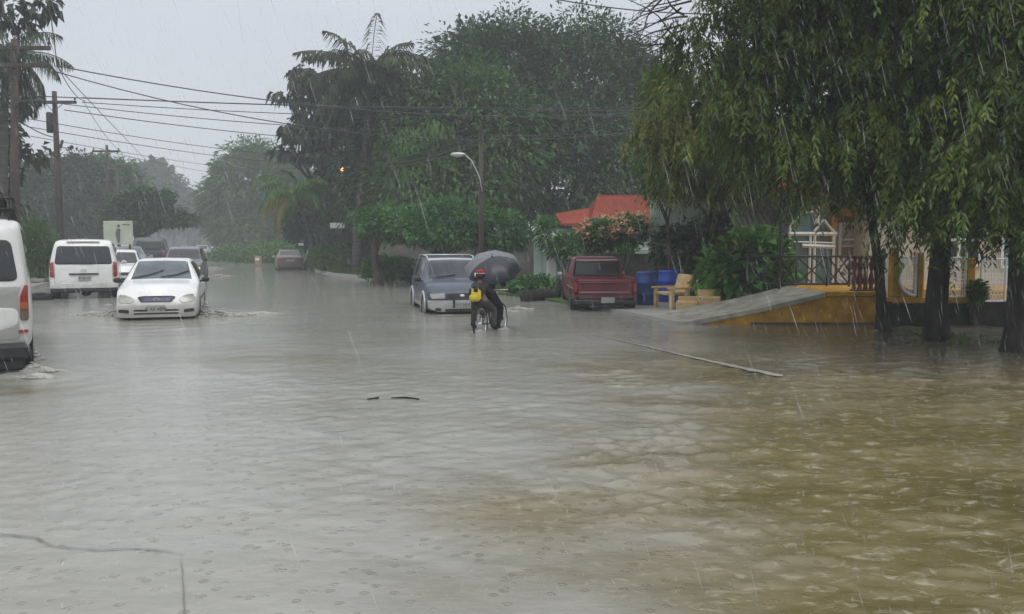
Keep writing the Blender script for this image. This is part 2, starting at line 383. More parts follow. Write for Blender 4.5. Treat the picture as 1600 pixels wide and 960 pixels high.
def trunk_obj(base, fork, r0, targets, matl, parent, r1=None, lean=.03, flare=1.5):
    mb = MB(); base, fork = Vector(base), Vector(fork); r1 = r1 or r0 * .7
    pts = limb_path(base, fork, lean, 8); rs = [r0 + (r1 - r0) * i / 7 for i in range(8)]; rs[0] *= flare; rs[1] *= 1 + (flare - 1) * .35
    mb.tube(pts, rs, 12)
    for tg in targets:
        tg = Vector(tg); lp = limb_path(fork + (fork - base).normalized() * random.uniform(-.35, .0) * (fork - base).length * .4, tg, .12, 8)
        rr = r1 * random.uniform(.45, .65); mb.tube(lp, [rr * (1 - .82 * i / 7) for i in range(8)], 7)
        for k in range(4):
            s = lp[random.randint(3, 6)]; e_ = tg + Vector((random.uniform(-1, 1), random.uniform(-1, 1), random.uniform(-.5, .5))) * min(.8, (tg - fork).length * .16)
            mb.tube(limb_path(s, e_, .1, 5), [rr * .32 * (1 - .7 * i / 4) for i in range(5)], 5)
    return mb.build('trunk', matl, parent, smooth=True)
def tree(name, label, cat, base, ells, leafm, bark, r0=.2, geo=None, fork_h=None, group=None, ntarget=6, lean=.03, **kw):
    """ells in world coordinates; converted to the tree's own frame"""
    base = Vector(base); t = thing(name, label, cat, base, 0, group)
    le = [(e[0] - base.x, e[1] - base.y, e[2] - base.z, *e[3:6]) for e in ells]
    V, Q = geo(le) if geo else crown_leaves(le, **kw)
    fastmesh('crown', V, Q, leafm, t)
    cz = min(e[2] for e in le); fx = sum(e[0] for e in le) / len(le); fy = sum(e[1] for e in le) / len(le)
    fork = Vector((fx * .35, fy * .35, fork_h if fork_h is not None else cz * .6))
    tg = []
    for i in range(ntarget):
        e = le[i % len(le)]; u = unit(1)[0]; u[2] = abs(u[2]) * .6; tg.append((e[0] + u[0] * e[3] * .6, e[1] + u[1] * e[4] * .6, e[2] + u[2] * e[5] * .5))
    trunk_obj((0, 0, -.25), fork, r0, tg, bark, t, lean=lean)
    return t
def E(px, py, Y, rx, rz, ry=None):
    """ellipsoid given by measured centre and depth; radii rx, rz in photo pixels"""
    c = at(px, py, Y); k = Y / F
    return (c.x, c.y, c.z, rx * k, (ry if ry else rx * k * .8), rz * k)
def frond_geo(base, az, elev, length, droop, nl=38, ll=.55, lw=.045, vee=.5, hang=.4):
    """one palm frond: rachis tube points + leaflets"""
    h = np.array([math.cos(az), math.sin(az), 0.]); side = np.array([-math.sin(az), math.cos(az), 0.])
    t = np.linspace(.0, 1, nl); s = t * length
    ang = elev - droop * t ** 1.4
    dx = np.cumsum(np.cos(ang)) * length / nl; dz = np.cumsum(np.sin(ang)) * length / nl
    R = np.array(base) + np.outer(dx, h) + np.outer(dz, [0, 0, 1])
    T = np.outer(np.cos(ang), h) + np.outer(np.sin(ang), [0, 0, 1])
    P = []; D = []; Ls = []
    for sg in (-1, 1):
        for i in range(4, nl):
            f = math.sin(PI * min(1, (t[i] * .92 + .08))) ** .5
            d = sg * side * 1.0 + T[i] * .55 + np.array([0, 0, -hang + rng.normal() * .2]) + rng.normal(size=3) * .08; P.append(R[i]); D.append(d); Ls.append(ll * max(.25, f) * rng.uniform(.85, 1.1))
    P = np.array(P); D = np.array(D); Ls = np.array(Ls)
    N = np.tile([0, 0, 1.], (len(P), 1)) + rng.normal(size=(len(P), 3)) * .15
    V, Q = leaf_geo(P, D, N, Ls, np.full(len(P), lw), hang * .9)
    # rachis as narrow folded strip quads
    a = R + side * .02; b = R - side * .02; c = R - np.array([0, 0, .035])
    n = nl; V2 = np.vstack([a, b, c]); Q2 = []
    for i in range(n - 1): Q2 += [[i, i + 1, n + i + 1, n + i], [i, 2 * n + i, 2 * n + i + 1, i + 1], [n + i, n + i + 1, 2 * n + i + 1, 2 * n + i]]
    return join((V, Q), (V2, np.array(Q2)))
def palm(name, label, base, top, r, nf, length, leafm, elevs=(-.5, 1.35), droop=(1.0, 1.9), ll=.6, lw=.05, hang=.5, lean=.05, dead=0, deadm=None, cat='palm tree'):
    base, top = Vector(base), Vector(top); t = thing(name, label, cat, base)
    tp = top - base; mb = MB(); pts = limb_path((0, 0, -.2), tp, lean, 12)
    mb.tube(pts, [r * (1.35 if i == 0 else 1 - .35 * i / 11) for i in range(12)], 12); mb.build('trunk', M['palm_bark'], t, smooth=True)
    gs = []
    for i in range(nf):
        q = (i + .5) / nf; el = elevs[0] + (elevs[1] - elevs[0]) * q; az = i * 2.399 + rng.uniform(-.2, .2)
        gs.append(frond_geo(tuple(tp), az, el, length * rng.uniform(.85, 1.1), rng.uniform(*droop), ll=ll, lw=lw, hang=hang))
    V, Q = join(*gs); fastmesh('fronds', V, Q, leafm, t)
    for az, el in (dead or []):
        V, Q = frond_geo(tuple(tp), az, el, length * .95, 1.6, ll=ll * .8, lw=lw, hang=.9); o = fastmesh('dead_frond', V, Q, deadm, t)
        o['label'] = 'yellowed frond hanging from the crown'
    return t
# ------------------------------------------------------------ vehicles
def pchip(xs, ys, x):
    """monotone cubic through (xs, ys); ys may be (n,k)"""
    xs = np.asarray(xs, float); ys = np.asarray(ys, float)
    if ys.ndim == 1: ys = ys[:, None]
    h = np.diff(xs)[:, None]; d = np.diff(ys, axis=0) / h; m = np.zeros_like(ys)
    a, b, h0, h1 = d[:-1], d[1:], h[:-1], h[1:]
    w1, w2 = 2 * h1 + h0, h1 + 2 * h0
    with np.errstate(all='ignore'): hm = (w1 + w2) / (w1 / a + w2 / b)
    m[1:-1] = np.where(a * b > 0, hm, 0); m[0] = d[0]; m[-1] = d[-1]
    x = np.asarray(x, float); i = np.clip(np.searchsorted(xs, x) - 1, 0, len(xs) - 2); H = (xs[i + 1] - xs[i])[:, None]; t = ((x - xs[i]) / (xs[i + 1] - xs[i]))[:, None]
    return (2 * t**3 - 3 * t**2 + 1) * ys[i] + (t**3 - 2 * t**2 + t) * H * m[i] + (-2 * t**3 + 3 * t**2) * ys[i + 1] + (t**3 - t**2) * H * m[i + 1]
def chaikin(p, k=2, f=.22):
    for _ in range(k):
        q = []
        for i in range(len(p)):
            a, b = np.array(p[i]), np.array(p[(i + 1) % len(p)]); q += [a + (b - a) * f, b - (b - a) * f]
        p = q
    return p
def round_poly(p, r):
    out_ = []; n = len(p)
    for i in range(n):
        a, b, c = np.array(p[i - 1], float), np.array(p[i], float), np.array(p[(i + 1) % n], float)
        u, v = a - b, c - b; lu, lv = np.linalg.norm(u), np.linalg.norm(v); k = min(r, lu * .45, lv * .45); s, e = b + u / lu * k, b + v / lv * k
        for t in (0, .25, .5, .75, 1): out_.append((1 - t) ** 2 * s + 2 * t * (1 - t) * b + t * t * e)
    return out_
def dense(p, mx=.12):
    q = []
    for i in range(len(p)):
        a, b = p[i], p[(i + 1) % len(p)]; k = max(1, int(np.linalg.norm(b - a) / mx)); q += [a + (b - a) * j / k for j in range(k)]
    return q
class Shell:
    """a vehicle body: rows (y, w, zb, zbelt, ztop, wr, crown), rear to front; +y is the nose"""
    def __init__(s, rows, wheels, wr, front_rake=None, rear_rake=None, bulge=(.12, .06), arch=1.16, zoff=0):
        s.rows = np.array(rows, float); s.y0, s.y1 = s.rows[0, 0], s.rows[-1, 0]; s.wheels = wheels; s.r = wr; s.arch = arch
        s.fr = front_rake or [(0, 0), (3, 0)]; s.rr = rear_rake or [(0, 0), (3, 0)]; s.b = bulge
    def warp(s, P):
        y, x, z = P[..., 1], P[..., 0], P[..., 2]; W_ = s.rows[:, 1].max()
        wf = np.clip((y - (s.y1 - .55)) / .55, 0, 1); wf = wf * wf * (3 - 2 * wf)
        wb = np.clip(((s.y0 + .45) - y) / .45, 0, 1); wb = wb * wb * (3 - 2 * wb)
        q = (x / W_) ** 2
        fr = np.interp(z, *zip(*s.fr)); rr = np.interp(z, *zip(*s.rr))
        Q = P.copy(); Q[..., 1] = y - wf * (s.b[0] * q * q + fr) + wb * (s.b[1] * q * q + rr); return Q
    def surf(s, y, t):
        """y, t arrays of the same shape -> points before end caps; t 0..14 around the section"""
        shp = y.shape; y = y.ravel(); t = t.ravel()
        K = pchip(s.rows[:, 0], s.rows[:, 1:], y); w, zb, zbelt, ztop, wr, cr = K.T
        hgt = zbelt - zb
        X = np.stack([0 * w, w * .88, w * .985, w, w * .975, wr, wr * .84, 0 * w], 1)
        Z = np.stack([zb, zb, zb + .10 * hgt + .02, zb + .55 * hgt, zbelt, ztop, ztop + cr * .62, ztop + cr], 1)
        tt = np.where(t > 7, 14 - t, t); sg = np.where(t > 7, -1., 1.)
        i = np.clip(tt.astype(int), 0, 6); f = tt - i
        # per-segment hermite with limited slopes
        def ev(A):
            d = np.diff(A, axis=1); m = np.zeros_like(A); a, b = d[:, :-1], d[:, 1:]
            with np.errstate(all='ignore'): hm = 2 * a * b / (a + b)
            m[:, 1:-1] = np.where(a * b > 0, hm, 0); m[:, 0] = d[:, 0]; m[:, -1] = 0
            r = np.arange(len(i)); p0, p1, m0, m1 = A[r, i], A[r, i + 1], m[r, i], m[r, i + 1]
            return (2 * f**3 - 3 * f**2 + 1) * p0 + (f**3 - 2 * f**2 + f) * m0 + (-2 * f**3 + 3 * f**2) * p1 + (f**3 - f**2) * m1
        x, z = ev(X), ev(Z)
        return np.stack([x * sg, y, z], 1).reshape(*shp, 3)
    def body(s, name, m, parent, ny=.05, cap=True):
        n = max(12, int((s.y1 - s.y0) / ny)); ys = np.linspace(s.y0, s.y1, n)
        ex = []
        for yc in s.wheels: 
            R = s.r * s.arch; ex += [yc + R * math.cos(a) for a in np.linspace(0, PI, 13)] + [yc - R - .004, yc + R + .004]
        ys = np.unique(np.round(np.concatenate([ys, ex]), 4)); ys = ys[(ys >= s.y0) & (ys <= s.y1)]
        ts = np.concatenate([np.linspace(0, 7, 50)[:-1], np.linspace(7, 14, 50)[:-1]])
        Y, T = np.meshgrid(ys, ts, indexing='ij'); P = s.surf(Y, T)
        for yc in s.wheels:
            R = s.r * s.arch; dz = np.sqrt(np.maximum(0, R * R - (ys - yc) ** 2)); az = s.r + dz
            ok = np.abs(ys - yc) < R
            A = np.where(ok, az, -9)[:, None] * np.ones_like(T)
            xin = np.abs(P[..., 0]) > .62 * s.rows[:, 1].max()
            P[..., 2] = np.where(xin & (P[..., 2] < A), A, P[..., 2])
        P = s.warp(P); ny_, nt_ = Y.shape; V = list(map(tuple, P.reshape(-1, 3))); Fc = []
        for i in range(ny_ - 1):
            for j in range(nt_): a = i * nt_; k = (j + 1) % nt_; Fc.append((a + j, a + k, a + nt_ + k, a + nt_ + j))
        for e, row in ((0, P[0]), (1, P[-1])):
            yv = s.y0 if e == 0 else s.y1; raw = s.surf(np.full(nt_, yv), ts); c = np.array([0, yv, (raw[:, 2].min() + raw[:, 2].max()) / 2])
            prev = (0 if e == 0 else (ny_ - 1) * nt_)
            for q, k in enumerate((.97, .85, .6, .3)):
                ring = s.warp(np.stack([c[0] + (raw[:, 0]) * k, raw[:, 1] + (.035 if e else -.035) * (1 if q else .55), c[2] + (raw[:, 2] - c[2]) * k], 1)); b = len(V); V += list(map(tuple, ring))
                for j in range(nt_): k2 = (j + 1) % nt_; Fc.append((prev + j, prev + k2, b + k2, b + j))
                prev = b
            Fc.append(tuple(range(prev, prev + nt_)))
        mb = MB(); mb.add(V, Fc); s.cap = .035
        return mb.build(name, m, parent, smooth=True, angle=38)
    def pt(s, y, t, off=0):
        y = np.asarray(y, float); t = np.asarray(t, float); P = s.warp(s.surf(y, t)); e = 1e-3
        A = s.warp(s.surf(y + e, t)) - s.warp(s.surf(y - e, t)); B = s.warp(s.surf(y, np.clip(t + e * 5, 0, 14))) - s.warp(s.surf(y, np.clip(t - e * 5, 0, 14)))
        N = np.cross(A, B); N /= (np.linalg.norm(N, axis=-1, keepdims=True) + 1e-12)
        ref = P - np.stack([np.zeros_like(y), y, np.full_like(y, .7)], -1)
        sg = np.sign((N * ref).sum(-1, keepdims=True)); sg[sg == 0] = 1
        return P + N * sg * (off if np.ndim(off) == 0 else off[..., None])
    def patch(s, name, m, parent, ya, yb, ta, tb, ya2=None, yb2=None, off=.008, n=(12, 8)):
        """panel lying on the body: y from ya..yb at t=ta and ya2..yb2 at t=tb"""
        ya2 = ya if ya2 is None else ya2; yb2 = yb if yb2 is None else yb2
        u = np.linspace(0, 1, n[0]); v = np.linspace(0, 1, n[1]); U, Vv = np.meshgrid(u, v, indexing='ij')
        t = ta + (tb - ta) * Vv; y = (ya + (ya2 - ya) * Vv) * (1 - U) + (yb + (yb2 - yb) * Vv) * U
        o = np.full(U.shape, off); o[0] = o[-1] = -.004; o[:, 0] = o[:, -1] = -.004
        P = s.pt(y, t, o)
        k = n[1]; fs = [(i * k + j, i * k + j + 1, (i + 1) * k + j + 1, (i + 1) * k + j) for i in range(n[0] - 1) for j in range(k - 1)]
        return MB().add(P.reshape(-1, 3), fs).build(name, m, parent, smooth=True)
    def tofz(s, y, z):
        """section parameter at which the flank has height z"""
        ts = np.linspace(1.5, 5, 120); P = s.surf(np.full(120, float(y)), ts); return float(np.interp(z, P[:, 2], ts))
    def side(s, name, m, parent, y0, y1, z0, z1, off=.012, sg=1, y0b=None, y1b=None):
        ym = (y0 + y1) / 2; ta, tb = s.tofz(ym, z0), s.tofz(ym, z1)
        if sg < 0: ta, tb = 14 - ta, 14 - tb
        return s.patch(name, m, parent, y0, y1, ta, tb, y0b, y1b, off, (8, 5))
    def fend(s, e, x, z):
        yv = (s.y1 + .035) if e > 0 else (s.y0 - .035)
        return float(s.warp(np.array([[x, (s.y1 if e > 0 else s.y0), z]]))[0, 1] + e * .035)
    def decal(s, name, m, parent, e, poly, off=.012, rnd=2, depth=.05):
        """panel on the nose (e=1) or tail (e=-1), poly in (x,z)"""
        w_ = min(np.ptp(np.array(poly), axis=0)); p = dense(round_poly(poly, min(.09 if rnd > 1 else .035, w_ * .35))) if rnd else [np.array(q) for q in poly]; c = np.mean(p, axis=0); vs = []; n = len(p)
        for k, dd in ((1, -depth), (1, off * .6), (.96, off), (.66, off), (.33, off)):
            for q in p: x, z = c + (q - c) * k; vs.append((x, s.fend(e, x, z) + e * dd, z))
        vs.append((c[0], s.fend(e, *c) + e * off, c[1])); fs = []
        for i in range(4):
            for j in range(n): fs.append((i * n + j, i * n + (j + 1) % n, (i + 1) * n + (j + 1) % n, (i + 1) * n + j))
        for j in range(n): fs.append((4 * n + j, 4 * n + (j + 1) % n, 5 * n))
        return MB().add(vs, fs).build(name, m, parent, smooth=True, angle=40)
    def mirror_decal(s, name, m, parent, e, poly, **k):
        s.decal(name, m, parent, e, poly, **k); s.decal(name, m, parent, e, [(-x, z) for x, z in poly], **k)
def rect(x0, x1, z0, z1): return [(x0, z0), (x1, z0), (x1, z1), (x0, z1)]
def wheel(parent, x, y, r, w=.19, rimr=.62, sg=1, rim=None):
    """x is the outer face of the tyre"""
    rim = rim or M['rim']
    t = MB(); pr = [(r * rimr, 0), (r * .93, 0), (r * .985, .025), (r, .05), (r, w - .05), (r * .985, w - .025), (r * .9, w), (r * rimr, w)]
    t.lathe([(a, x - sg * b) for a, b in pr], (0, y, r), 28, 'X', closed=True)
    wh = t.build('wheel', M['rubber'], parent, smooth=True, angle=50)
    q = MB(); q.lathe([(r * rimr, x - sg * .01), (r * rimr * .92, x - sg * .02), (r * rimr * .86, x - sg * .05), (r * .12, x - sg * .035), (r * .1, x - sg * .01), (.001, x - sg * .008)], (0, y, r), 28, 'X')
    for k in range(5):
        a = 2 * PI * k / 5 + .3; c = (x - sg * .028, y + math.cos(a) * r * rimr * .5, r + math.sin(a) * r * rimr * .5)
        q.bbox(c, (.04, r * rimr * .75, .055), .012, rx=a)
    o = q.build('rim', rim, wh, smooth=True, angle=35); return wh
def mirror(parent, sh, y, z, sg, m, size=(.17, .09, .12)):
    t = sh.tofz(y, z - .03); P = sh.pt(np.array([y]), np.array([t if sg > 0 else 14 - t]))[0]
    mb = MB(); mb.bbox((P[0] + sg * (size[0] / 2 + .05), y + .01, z), size, .035)
    mb.tube([(P[0] - sg * .02, y + .02, z - .05), (P[0] + sg * .1, y, z - .02)], .022, 8)
    o = mb.build('wing_mirror', m, parent, smooth=True, angle=50)
    g = MB(); g.bbox((P[0] + sg * (size[0] / 2 + .05), y - size[1] / 2 + .007, z), (size[0] * .82, .012, size[2] * .8), .005); g.build('mirror_glass', M['chrome'], o)
def wiper(parent, sh, pts):
    P = [sh.pt(np.array([y]), np.array([t]), .03)[0] for y, t in pts]
    MB().tube([tuple(p) for p in P], .014, 6).build('wiper', M['plastic'], parent)
def plate(parent, sh, e, x, z, w=.36, h=.17, text=None, m=None, ink=None):
    yb = sh.fend(e, x, z) + e * .015
    mb = MB(); mb.bbox((x, yb + e * .008, z), (w, .02, h), .008); o = mb.build('number_plate', m or M['plate'], parent)
    if text:
        R = Matrix.Translation((x, yb + e * .0195, z - .005)) @ (Matrix.Rotation(PI, 4, 'Z') if e > 0 else Matrix.Identity(4)) @ Matrix.Rotation(PI / 2, 4, 'X')
        make_text(text, 'plate_text', h * .62, ink or M['ink'], o, R)
    return o
def handles(parent, sh, ys, z, m):
    for y in ys:
        for sg in (1, -1):
            t = sh.tofz(y, z); P = sh.pt(np.array([y]), np.array([t if sg > 0 else 14 - t]), .018)[0]
            MB().bbox(tuple(P), (.03, .16, .03), .01).build('door_handle', m, parent)
def seams(parent, sh, ys, z0, z1, m=None):
    for y in ys:
        for sg in (1, -1): sh.side('door_seam', m or M['plastic'], parent, y - .006, y + .006, z0, z1, .003, sg)

# ---- generic saloon ----
SEDAN = [(-2.25, .76, .30, .88, .95, .62, .02), (-2.1, .82, .24, .93, 1.0, .68, .02), (-1.78, .85, .2, .95, 1.04, .66, .03), (-1.05, .85, .2, .95, 1.38, .57, .03), (-.5, .85, .2, .95, 1.43, .585, .035),
         (.1, .85, .2, .94, 1.40, .57, .035), (.95, .85, .2, .90, .95, .69, .035), (1.6, .85, .2, .80, .87, .68, .035), (2.05, .83, .2, .68, .75, .66, .02), (2.25, .79, .22, .58, .64, .60, .01)]
def sedan_base(t, paint, far=False, side_glass=None):
    sh = Shell(SEDAN, (-1.3, 1.33), .31, front_rake=[(0, .06), (.3, 0), (.5, 0), (.66, .10), (3, .1)], rear_rake=[(0, .06), (.4, 0), (.7, .02), (1, .1), (3, .1)])
    sh.body('body', paint, t, .09 if far else .05)
    sh.patch('windscreen', M['wind_glass'], t, .17, .9, 5.25, 8.75, n=(10, 20)); sh.patch('rear_window', M['glass'], t, -1.72, -1.12, 5.3, 8.7, n=(10, 20))
    for sg in (1, -1):
        f = (lambda a: a) if sg > 0 else (lambda a: 14 - a)
        sh.patch('side_window', M['glass'], t, -.42, .78, f(4.12), f(4.86), -.42, .18); sh.patch('side_window', M['glass'], t, -1.5, -.52, f(4.12), f(4.86), -1.15, -.52)
        for y in (-1.3, 1.33): wheel(t, sg * .845, y, .31, sg=sg)
        mirror(t, sh, .72, .97, sg, M['plastic'] if not far else paint)
    return sh
def white_sedan(loc, rz):
    t = thing('sedan', 'white sedan driving towards the viewer through flood water, throwing up foam', 'car', loc, rz)
    sh = sedan_base(t, M['white_paint'])
    sh.mirror_decal('headlight', M['lamp_glass'], t, 1, [(.44, .60), (.50, .53), (.74, .54), (.79, .61), (.74, .715), (.62, .70), (.50, .655)], off=.018, rnd=1)
    g = sh.decal('grille', M['plastic'], t, 1, [(-.39, .655), (-.31, .545), (.31, .545), (.39, .655), (.30, .675), (-.30, .675)], off=.014, rnd=1)
    sh.decal('grille_mesh', M['badge_blue'], g, 1, [(-.35, .645), (-.28, .56), (.28, .56), (.35, .645)], off=.02, rnd=1)
    y = sh.fend(1, 0, .61) + .028
    b = MB(); b.lathe([(.035, y), (.05, y), (.05, y + .008), (.035, y + .008)], (0, 0, .61), 24, 'Y', closed=True, sc=(1.3, .8)); b.box((0, y + .004, .61), (.012, .008, .07)); b.box((0, y + .004, .615), (.08, .008, .014)); b.build('badge', M['chrome'], g)
    sh.decal('lower_intake', M['plastic'], t, 1, rect(-.46, .46, .285, .39), off=.010, rnd=1)
    for z in (.335,): sh.decal('intake_bar', M['white_paint'], t, 1, rect(-.47, .47, z - .014, z + .014), off=.02, rnd=1)
    sh.mirror_decal('fog_lamp', M['plastic'], t, 1, [(.55, .31), (.77, .33), (.76, .40), (.55, .385)], off=.012, rnd=1)
    sh.decal('bumper_lip', M['white_paint'], t, 1, [(-.76, .22), (.76, .22), (.79, .285), (-.79, .285)], off=.035, rnd=1)
    plate(t, sh, 1, 0, .40, .36, .17, 'P AE 4895')
    wiper(t, sh, [(.85, 8.1), (.62, 7.7), (.45, 6.9)][::-1] if False else [(.86, 6.9), (.74, 7.6), (.60, 8.25)]); wiper(t, sh, [(.86, 5.8), (.74, 6.5), (.60, 7.15)])
    st = sh.patch('windscreen_sticker', M['white_trim'], t, .23, .29, 8.1, 8.5, off=.014, n=(4, 4)) 
    handles(t, sh, (-.25, -1.15), .84, M['white_paint']); seams(t, sh, (.82, -.47), .28, .93)
    for sg in (1, -1): sh.side('side_trim', M['plastic'], t, -1.0, 1.0, .52, .57, .012, sg)
    # occupants' seats seen as shapes behind the screen are part of the cabin
    return t
def far_sedan(label, paint, loc, rz, lit=False):
    t = thing('sedan', label, 'car', loc, rz); sh = sedan_base(t, paint, True)
    sh.mirror_decal('headlight', M['lamp_glass'], t, 1, [(.44, .56), (.76, .56), (.76, .68), (.5, .66)], off=.018, rnd=1)
    sh.decal('grille', M['plastic'], t, 1, rect(-.36, .36, .55, .66), off=.014, rnd=1); sh.decal('lower_intake', M['plastic'], t, 1, rect(-.5, .5, .28, .4), off=.010, rnd=1)
    sh.mirror_decal('tail_light', M['red_lens'], t, -1, rect(.48, .76, .72, .86), off=.014, rnd=1); plate(t, sh, 1, 0, .45); plate(t, sh, -1, 0, .72)
    return t
# ---- vans ----
def white_van(loc, rz):
    rows = [(-2.55, .90, .42, 1.12, 1.74, .70, .06), (-2.4, .94, .36, 1.13, 1.82, .74, .06), (-1.2, .96, .34, 1.13, 1.87, .75, .07), (.6, .96, .32, 1.13, 1.87, .75, .07), (1.0, .96, .32, 1.12, 1.80, .73, .07), (1.75, .96, .32, 1.08, 1.16, .78, .05), (2.3, .92, .32, .86, .94, .74, .03), (2.55, .86, .34, .66, .74, .66, .02)]
    t = thing('van', 'white passenger van seen from behind with wide dark rear window and plate', 'van', loc, rz)
    sh = Shell(rows, (-1.6, 1.6), .34, front_rake=[(0, .05), (.5, 0), (.8, .15), (3, .15)], rear_rake=[(0, 0), (.6, 0), (1.1, .03), (1.85, .24), (3, .3)], bulge=(.15, .10))
    sh.body('body', M['white_paint'], t)
    sh.decal('rear_window', M['glass'], t, -1, [(-.78, 1.17), (.78, 1.17), (.70, 1.72), (-.70, 1.72)], off=.012, rnd=2)
    sh.decal('tailgate_handle', M['plastic'], t, -1, rect(-.40, .40, .86, .905), off=.04, rnd=1)
    plate(t, sh, -1, .02, .76, .34, .16, 'P 60 47')
    y = sh.fend(-1, 0, .98) - .02; MB().lathe([(.035, y), (.05, y), (.05, y - .01), (.035, y - .01)], (0, 0, 1.0), 20, 'Y', closed=True, sc=(1.5, .8)).build('badge', M['chrome'], t)
    sh.mirror_decal('tail_light', M['red_lens'], t, -1, [(.79, .78), (.91, .80), (.90, 1.22), (.80, 1.26)], off=.02, rnd=1)
    for sg in (1, -1):
        sh.decal('light_band', M['amber_lens'], t, -1, [(sg * .80, .94), (sg * .905, .95), (sg * .905, 1.0), (sg * .80, .99)], off=.024, rnd=1)
        sh.decal('gate_seam', M['plastic'], t, -1, [(sg * .775, .52), (sg * .783, .52), (sg * .783, 1.14), (sg * .775, 1.14)], off=.004, rnd=0)
    sh.decal('bumper', M['white_paint'], t, -1, rect(-.9, .9, .46, .60), off=.03, rnd=1); sh.decal('lower_bumper', M['plastic'], t, -1, rect(-.9, .9, .36, .47), off=.02, rnd=1)
    ax = MB(); ax.tube([(-.7, -1.6, .32), (.7, -1.6, .32)], .05, 8); ax.ball((.0, -1.62, .3), (.16, .14, .14), 12); ax.tube([(.3, -2.3, .34), (.05, -1.6, .3)], .03, 6); ax.tube([(-.3, -2.3, .34), (.0, -1.6, .3)], .03, 6); ax.build('rear_axle', M['plastic'], t, smooth=True)
    for sg in (1, -1):
        mud = MB(); mud.bbox((sg * .78, -2.0, .32), (.26, .02, .34), .006); mud.build('mud_flap', M['rubber'], t)
        f = (lambda a: a) if sg > 0 else (lambda a: 14 - a)
        for a, b in ((-2.2, -1.1), (-1.0, .15), (.25, 1.25)): sh.patch('side_window', M['glass'], t, a, b, f(4.1), f(4.85), a, b if b < 1 else .85)
        for y in (-1.6, 1.6): wheel(t, sg * .95, y, .34, .24, sg=sg)
        mirror(t, sh, 1.35, 1.15, sg, M['white_paint'])
    sh.patch('windscreen', M['wind_glass'], t, 1.05, 1.72, 5.2, 8.8, n=(10, 20)); sh.mirror_decal('headlight', M['lamp_glass'], t, 1, rect(.5, .84, .62, .8), off=.014, rnd=1)
    for z in (1.80,): w = MB().bbox((0, -2.30, 1.86), (.9, .1, .03), .012).build('roof_lip', M['white_paint'], t)
    return t
def minibus(loc, rz):
    rows = [(-2.35, .81, .46, 1.20, 1.94, .69, .07), (-2.2, .84, .40, 1.20, 2.00, .73, .08), (-1.2, .85, .36, 1.20, 2.03, .74, .08), (1.2, .85, .34, 1.20, 2.03, .74, .08), (1.6, .85, .34, 1.16, 1.85, .72, .07), (2.15, .84, .34, 1.02, 1.10, .76, .03), (2.35, .80, .36, .78, .84, .7, .02)]
    t = thing('van', 'white and grey minibus with loaded roof rack, only its rear corner in view', 'van', loc, rz)
    sh = Shell(rows, (-1.35, 1.4), .34, rear_rake=[(0, 0), (1.15, .0), (2.0, .20), (3, .3)], bulge=(.1, .07))
    sh.body('body', M['dirty_white'], t)
    sh.decal('rear_window', M['glass'], t, -1, [(-.71, 1.27), (.71, 1.27), (.64, 1.80), (-.64, 1.80)], off=.012, rnd=2)
    sh.decal('tailgate_lower', M['grey_paint'], t, -1, [(-.70, .52), (.70, .52), (.70, 1.12), (.74, 1.2), (-.74, 1.2), (-.72, 1.12)], off=.008, rnd=1)
    sh.decal('tailgate_stripe', M['dirty_white'], t, -1, [(-.69, .64), (.3, .60), (.69, .70), (.70, .92), (.40, .94), (-.70, .90)], off=.013, rnd=2)
    for sg in (1, -1):
        l = sh.decal('tail_light', M['red_lens'], t, -1, [(sg * .71, .76), (sg * .81, .76), (sg * .815, 1.22), (sg * .775, 1.22), (sg * .72, 1.08)], off=.03, rnd=1)
        sh.decal('lens', M['smoke_lens'], l, -1, rect(sg * .714, sg * .807, .77, .90), off=.035, rnd=1); sh.decal('lens', M['amber_lens'], l, -1, rect(sg * .716, sg * .809, .91, 1.0), off=.035, rnd=1)
        sh.decal('reflector', M['red_lens'], t, -1, rect(sg * .69, sg * .80, .60, .64), off=.035, rnd=1)
        f = (lambda a: a) if sg > 0 else (lambda a: 14 - a)
        for a, b in ((-2.0, -1.0), (-.9, .1), (.2, 1.2)): sh.patch('side_window', M['glass'], t, a, b, f(4.1), f(4.85))
        for y in (-1.35, 1.4): wheel(t, sg * .84, y, .34, .22, sg=sg)
        mud = MB(); mud.bbox((sg * .70, -1.85, .28), (.24, .02, .42), .006); mud.build('mud_flap', M['rubber'], t)
    bp = MB(); bp.bbox((0, -2.38, .36), (1.60, .16, .22), .05); bp.bbox((0, -2.34, .20), (1.5, .1, .16), .03); bp.build('rear_bumper', M['plastic'], t, smooth=True, angle=40)
    rk = MB()
    for sg in (1, -1):
        for z in (2.20, 2.34): rk.tube([(sg * .68, -2.05, z), (sg * .68, 1.3, z)], .018, 8)
        for y in np.linspace(-2.0, 1.3, 7): rk.tube([(sg * .62, y, 2.06), (sg * .68, y, 2.18), (sg * .68, y, 2.34)], .016, 6)
    for y in np.linspace(-2.05, 1.3, 8):
        rk.tube([(-.68, y, 2.20), (.68, y, 2.20)], .014, 6)
    rk.tube([(-.68, -2.05, 2.34), (.68, -2.05, 2.34)], .018, 8); rk.build('roof_rack', M['dark_iron'], t, smooth=True)
    sh.patch('windscreen', M['wind_glass'], t, 1.62, 2.1, 5.2, 8.8, n=(8, 18))
    b = thing('luggage_bundle', 'dark wrapped bundle lying on the minibus roof rack', 'luggage', Vector(loc) + Matrix.Rotation(rz, 3, 'Z') @ Vector((0, -1.2, 2.215)), rz)
    mb = MB(); mb.bbox((0, 0, .11), (1.15, 1.4, .2), .07); mb.build('bundle', M['cloth_grey'], b, smooth=True)
    r2 = MB()
    for y in (-.4, .4): r2.tube([(-.585, y, .0), (-.585, y, .2), (-.5, y, .222), (.5, y, .222), (.585, y, .2), (.585, y, 0)], .012, 6)
    r2.build('rope', M['rubber'], b)
    return t
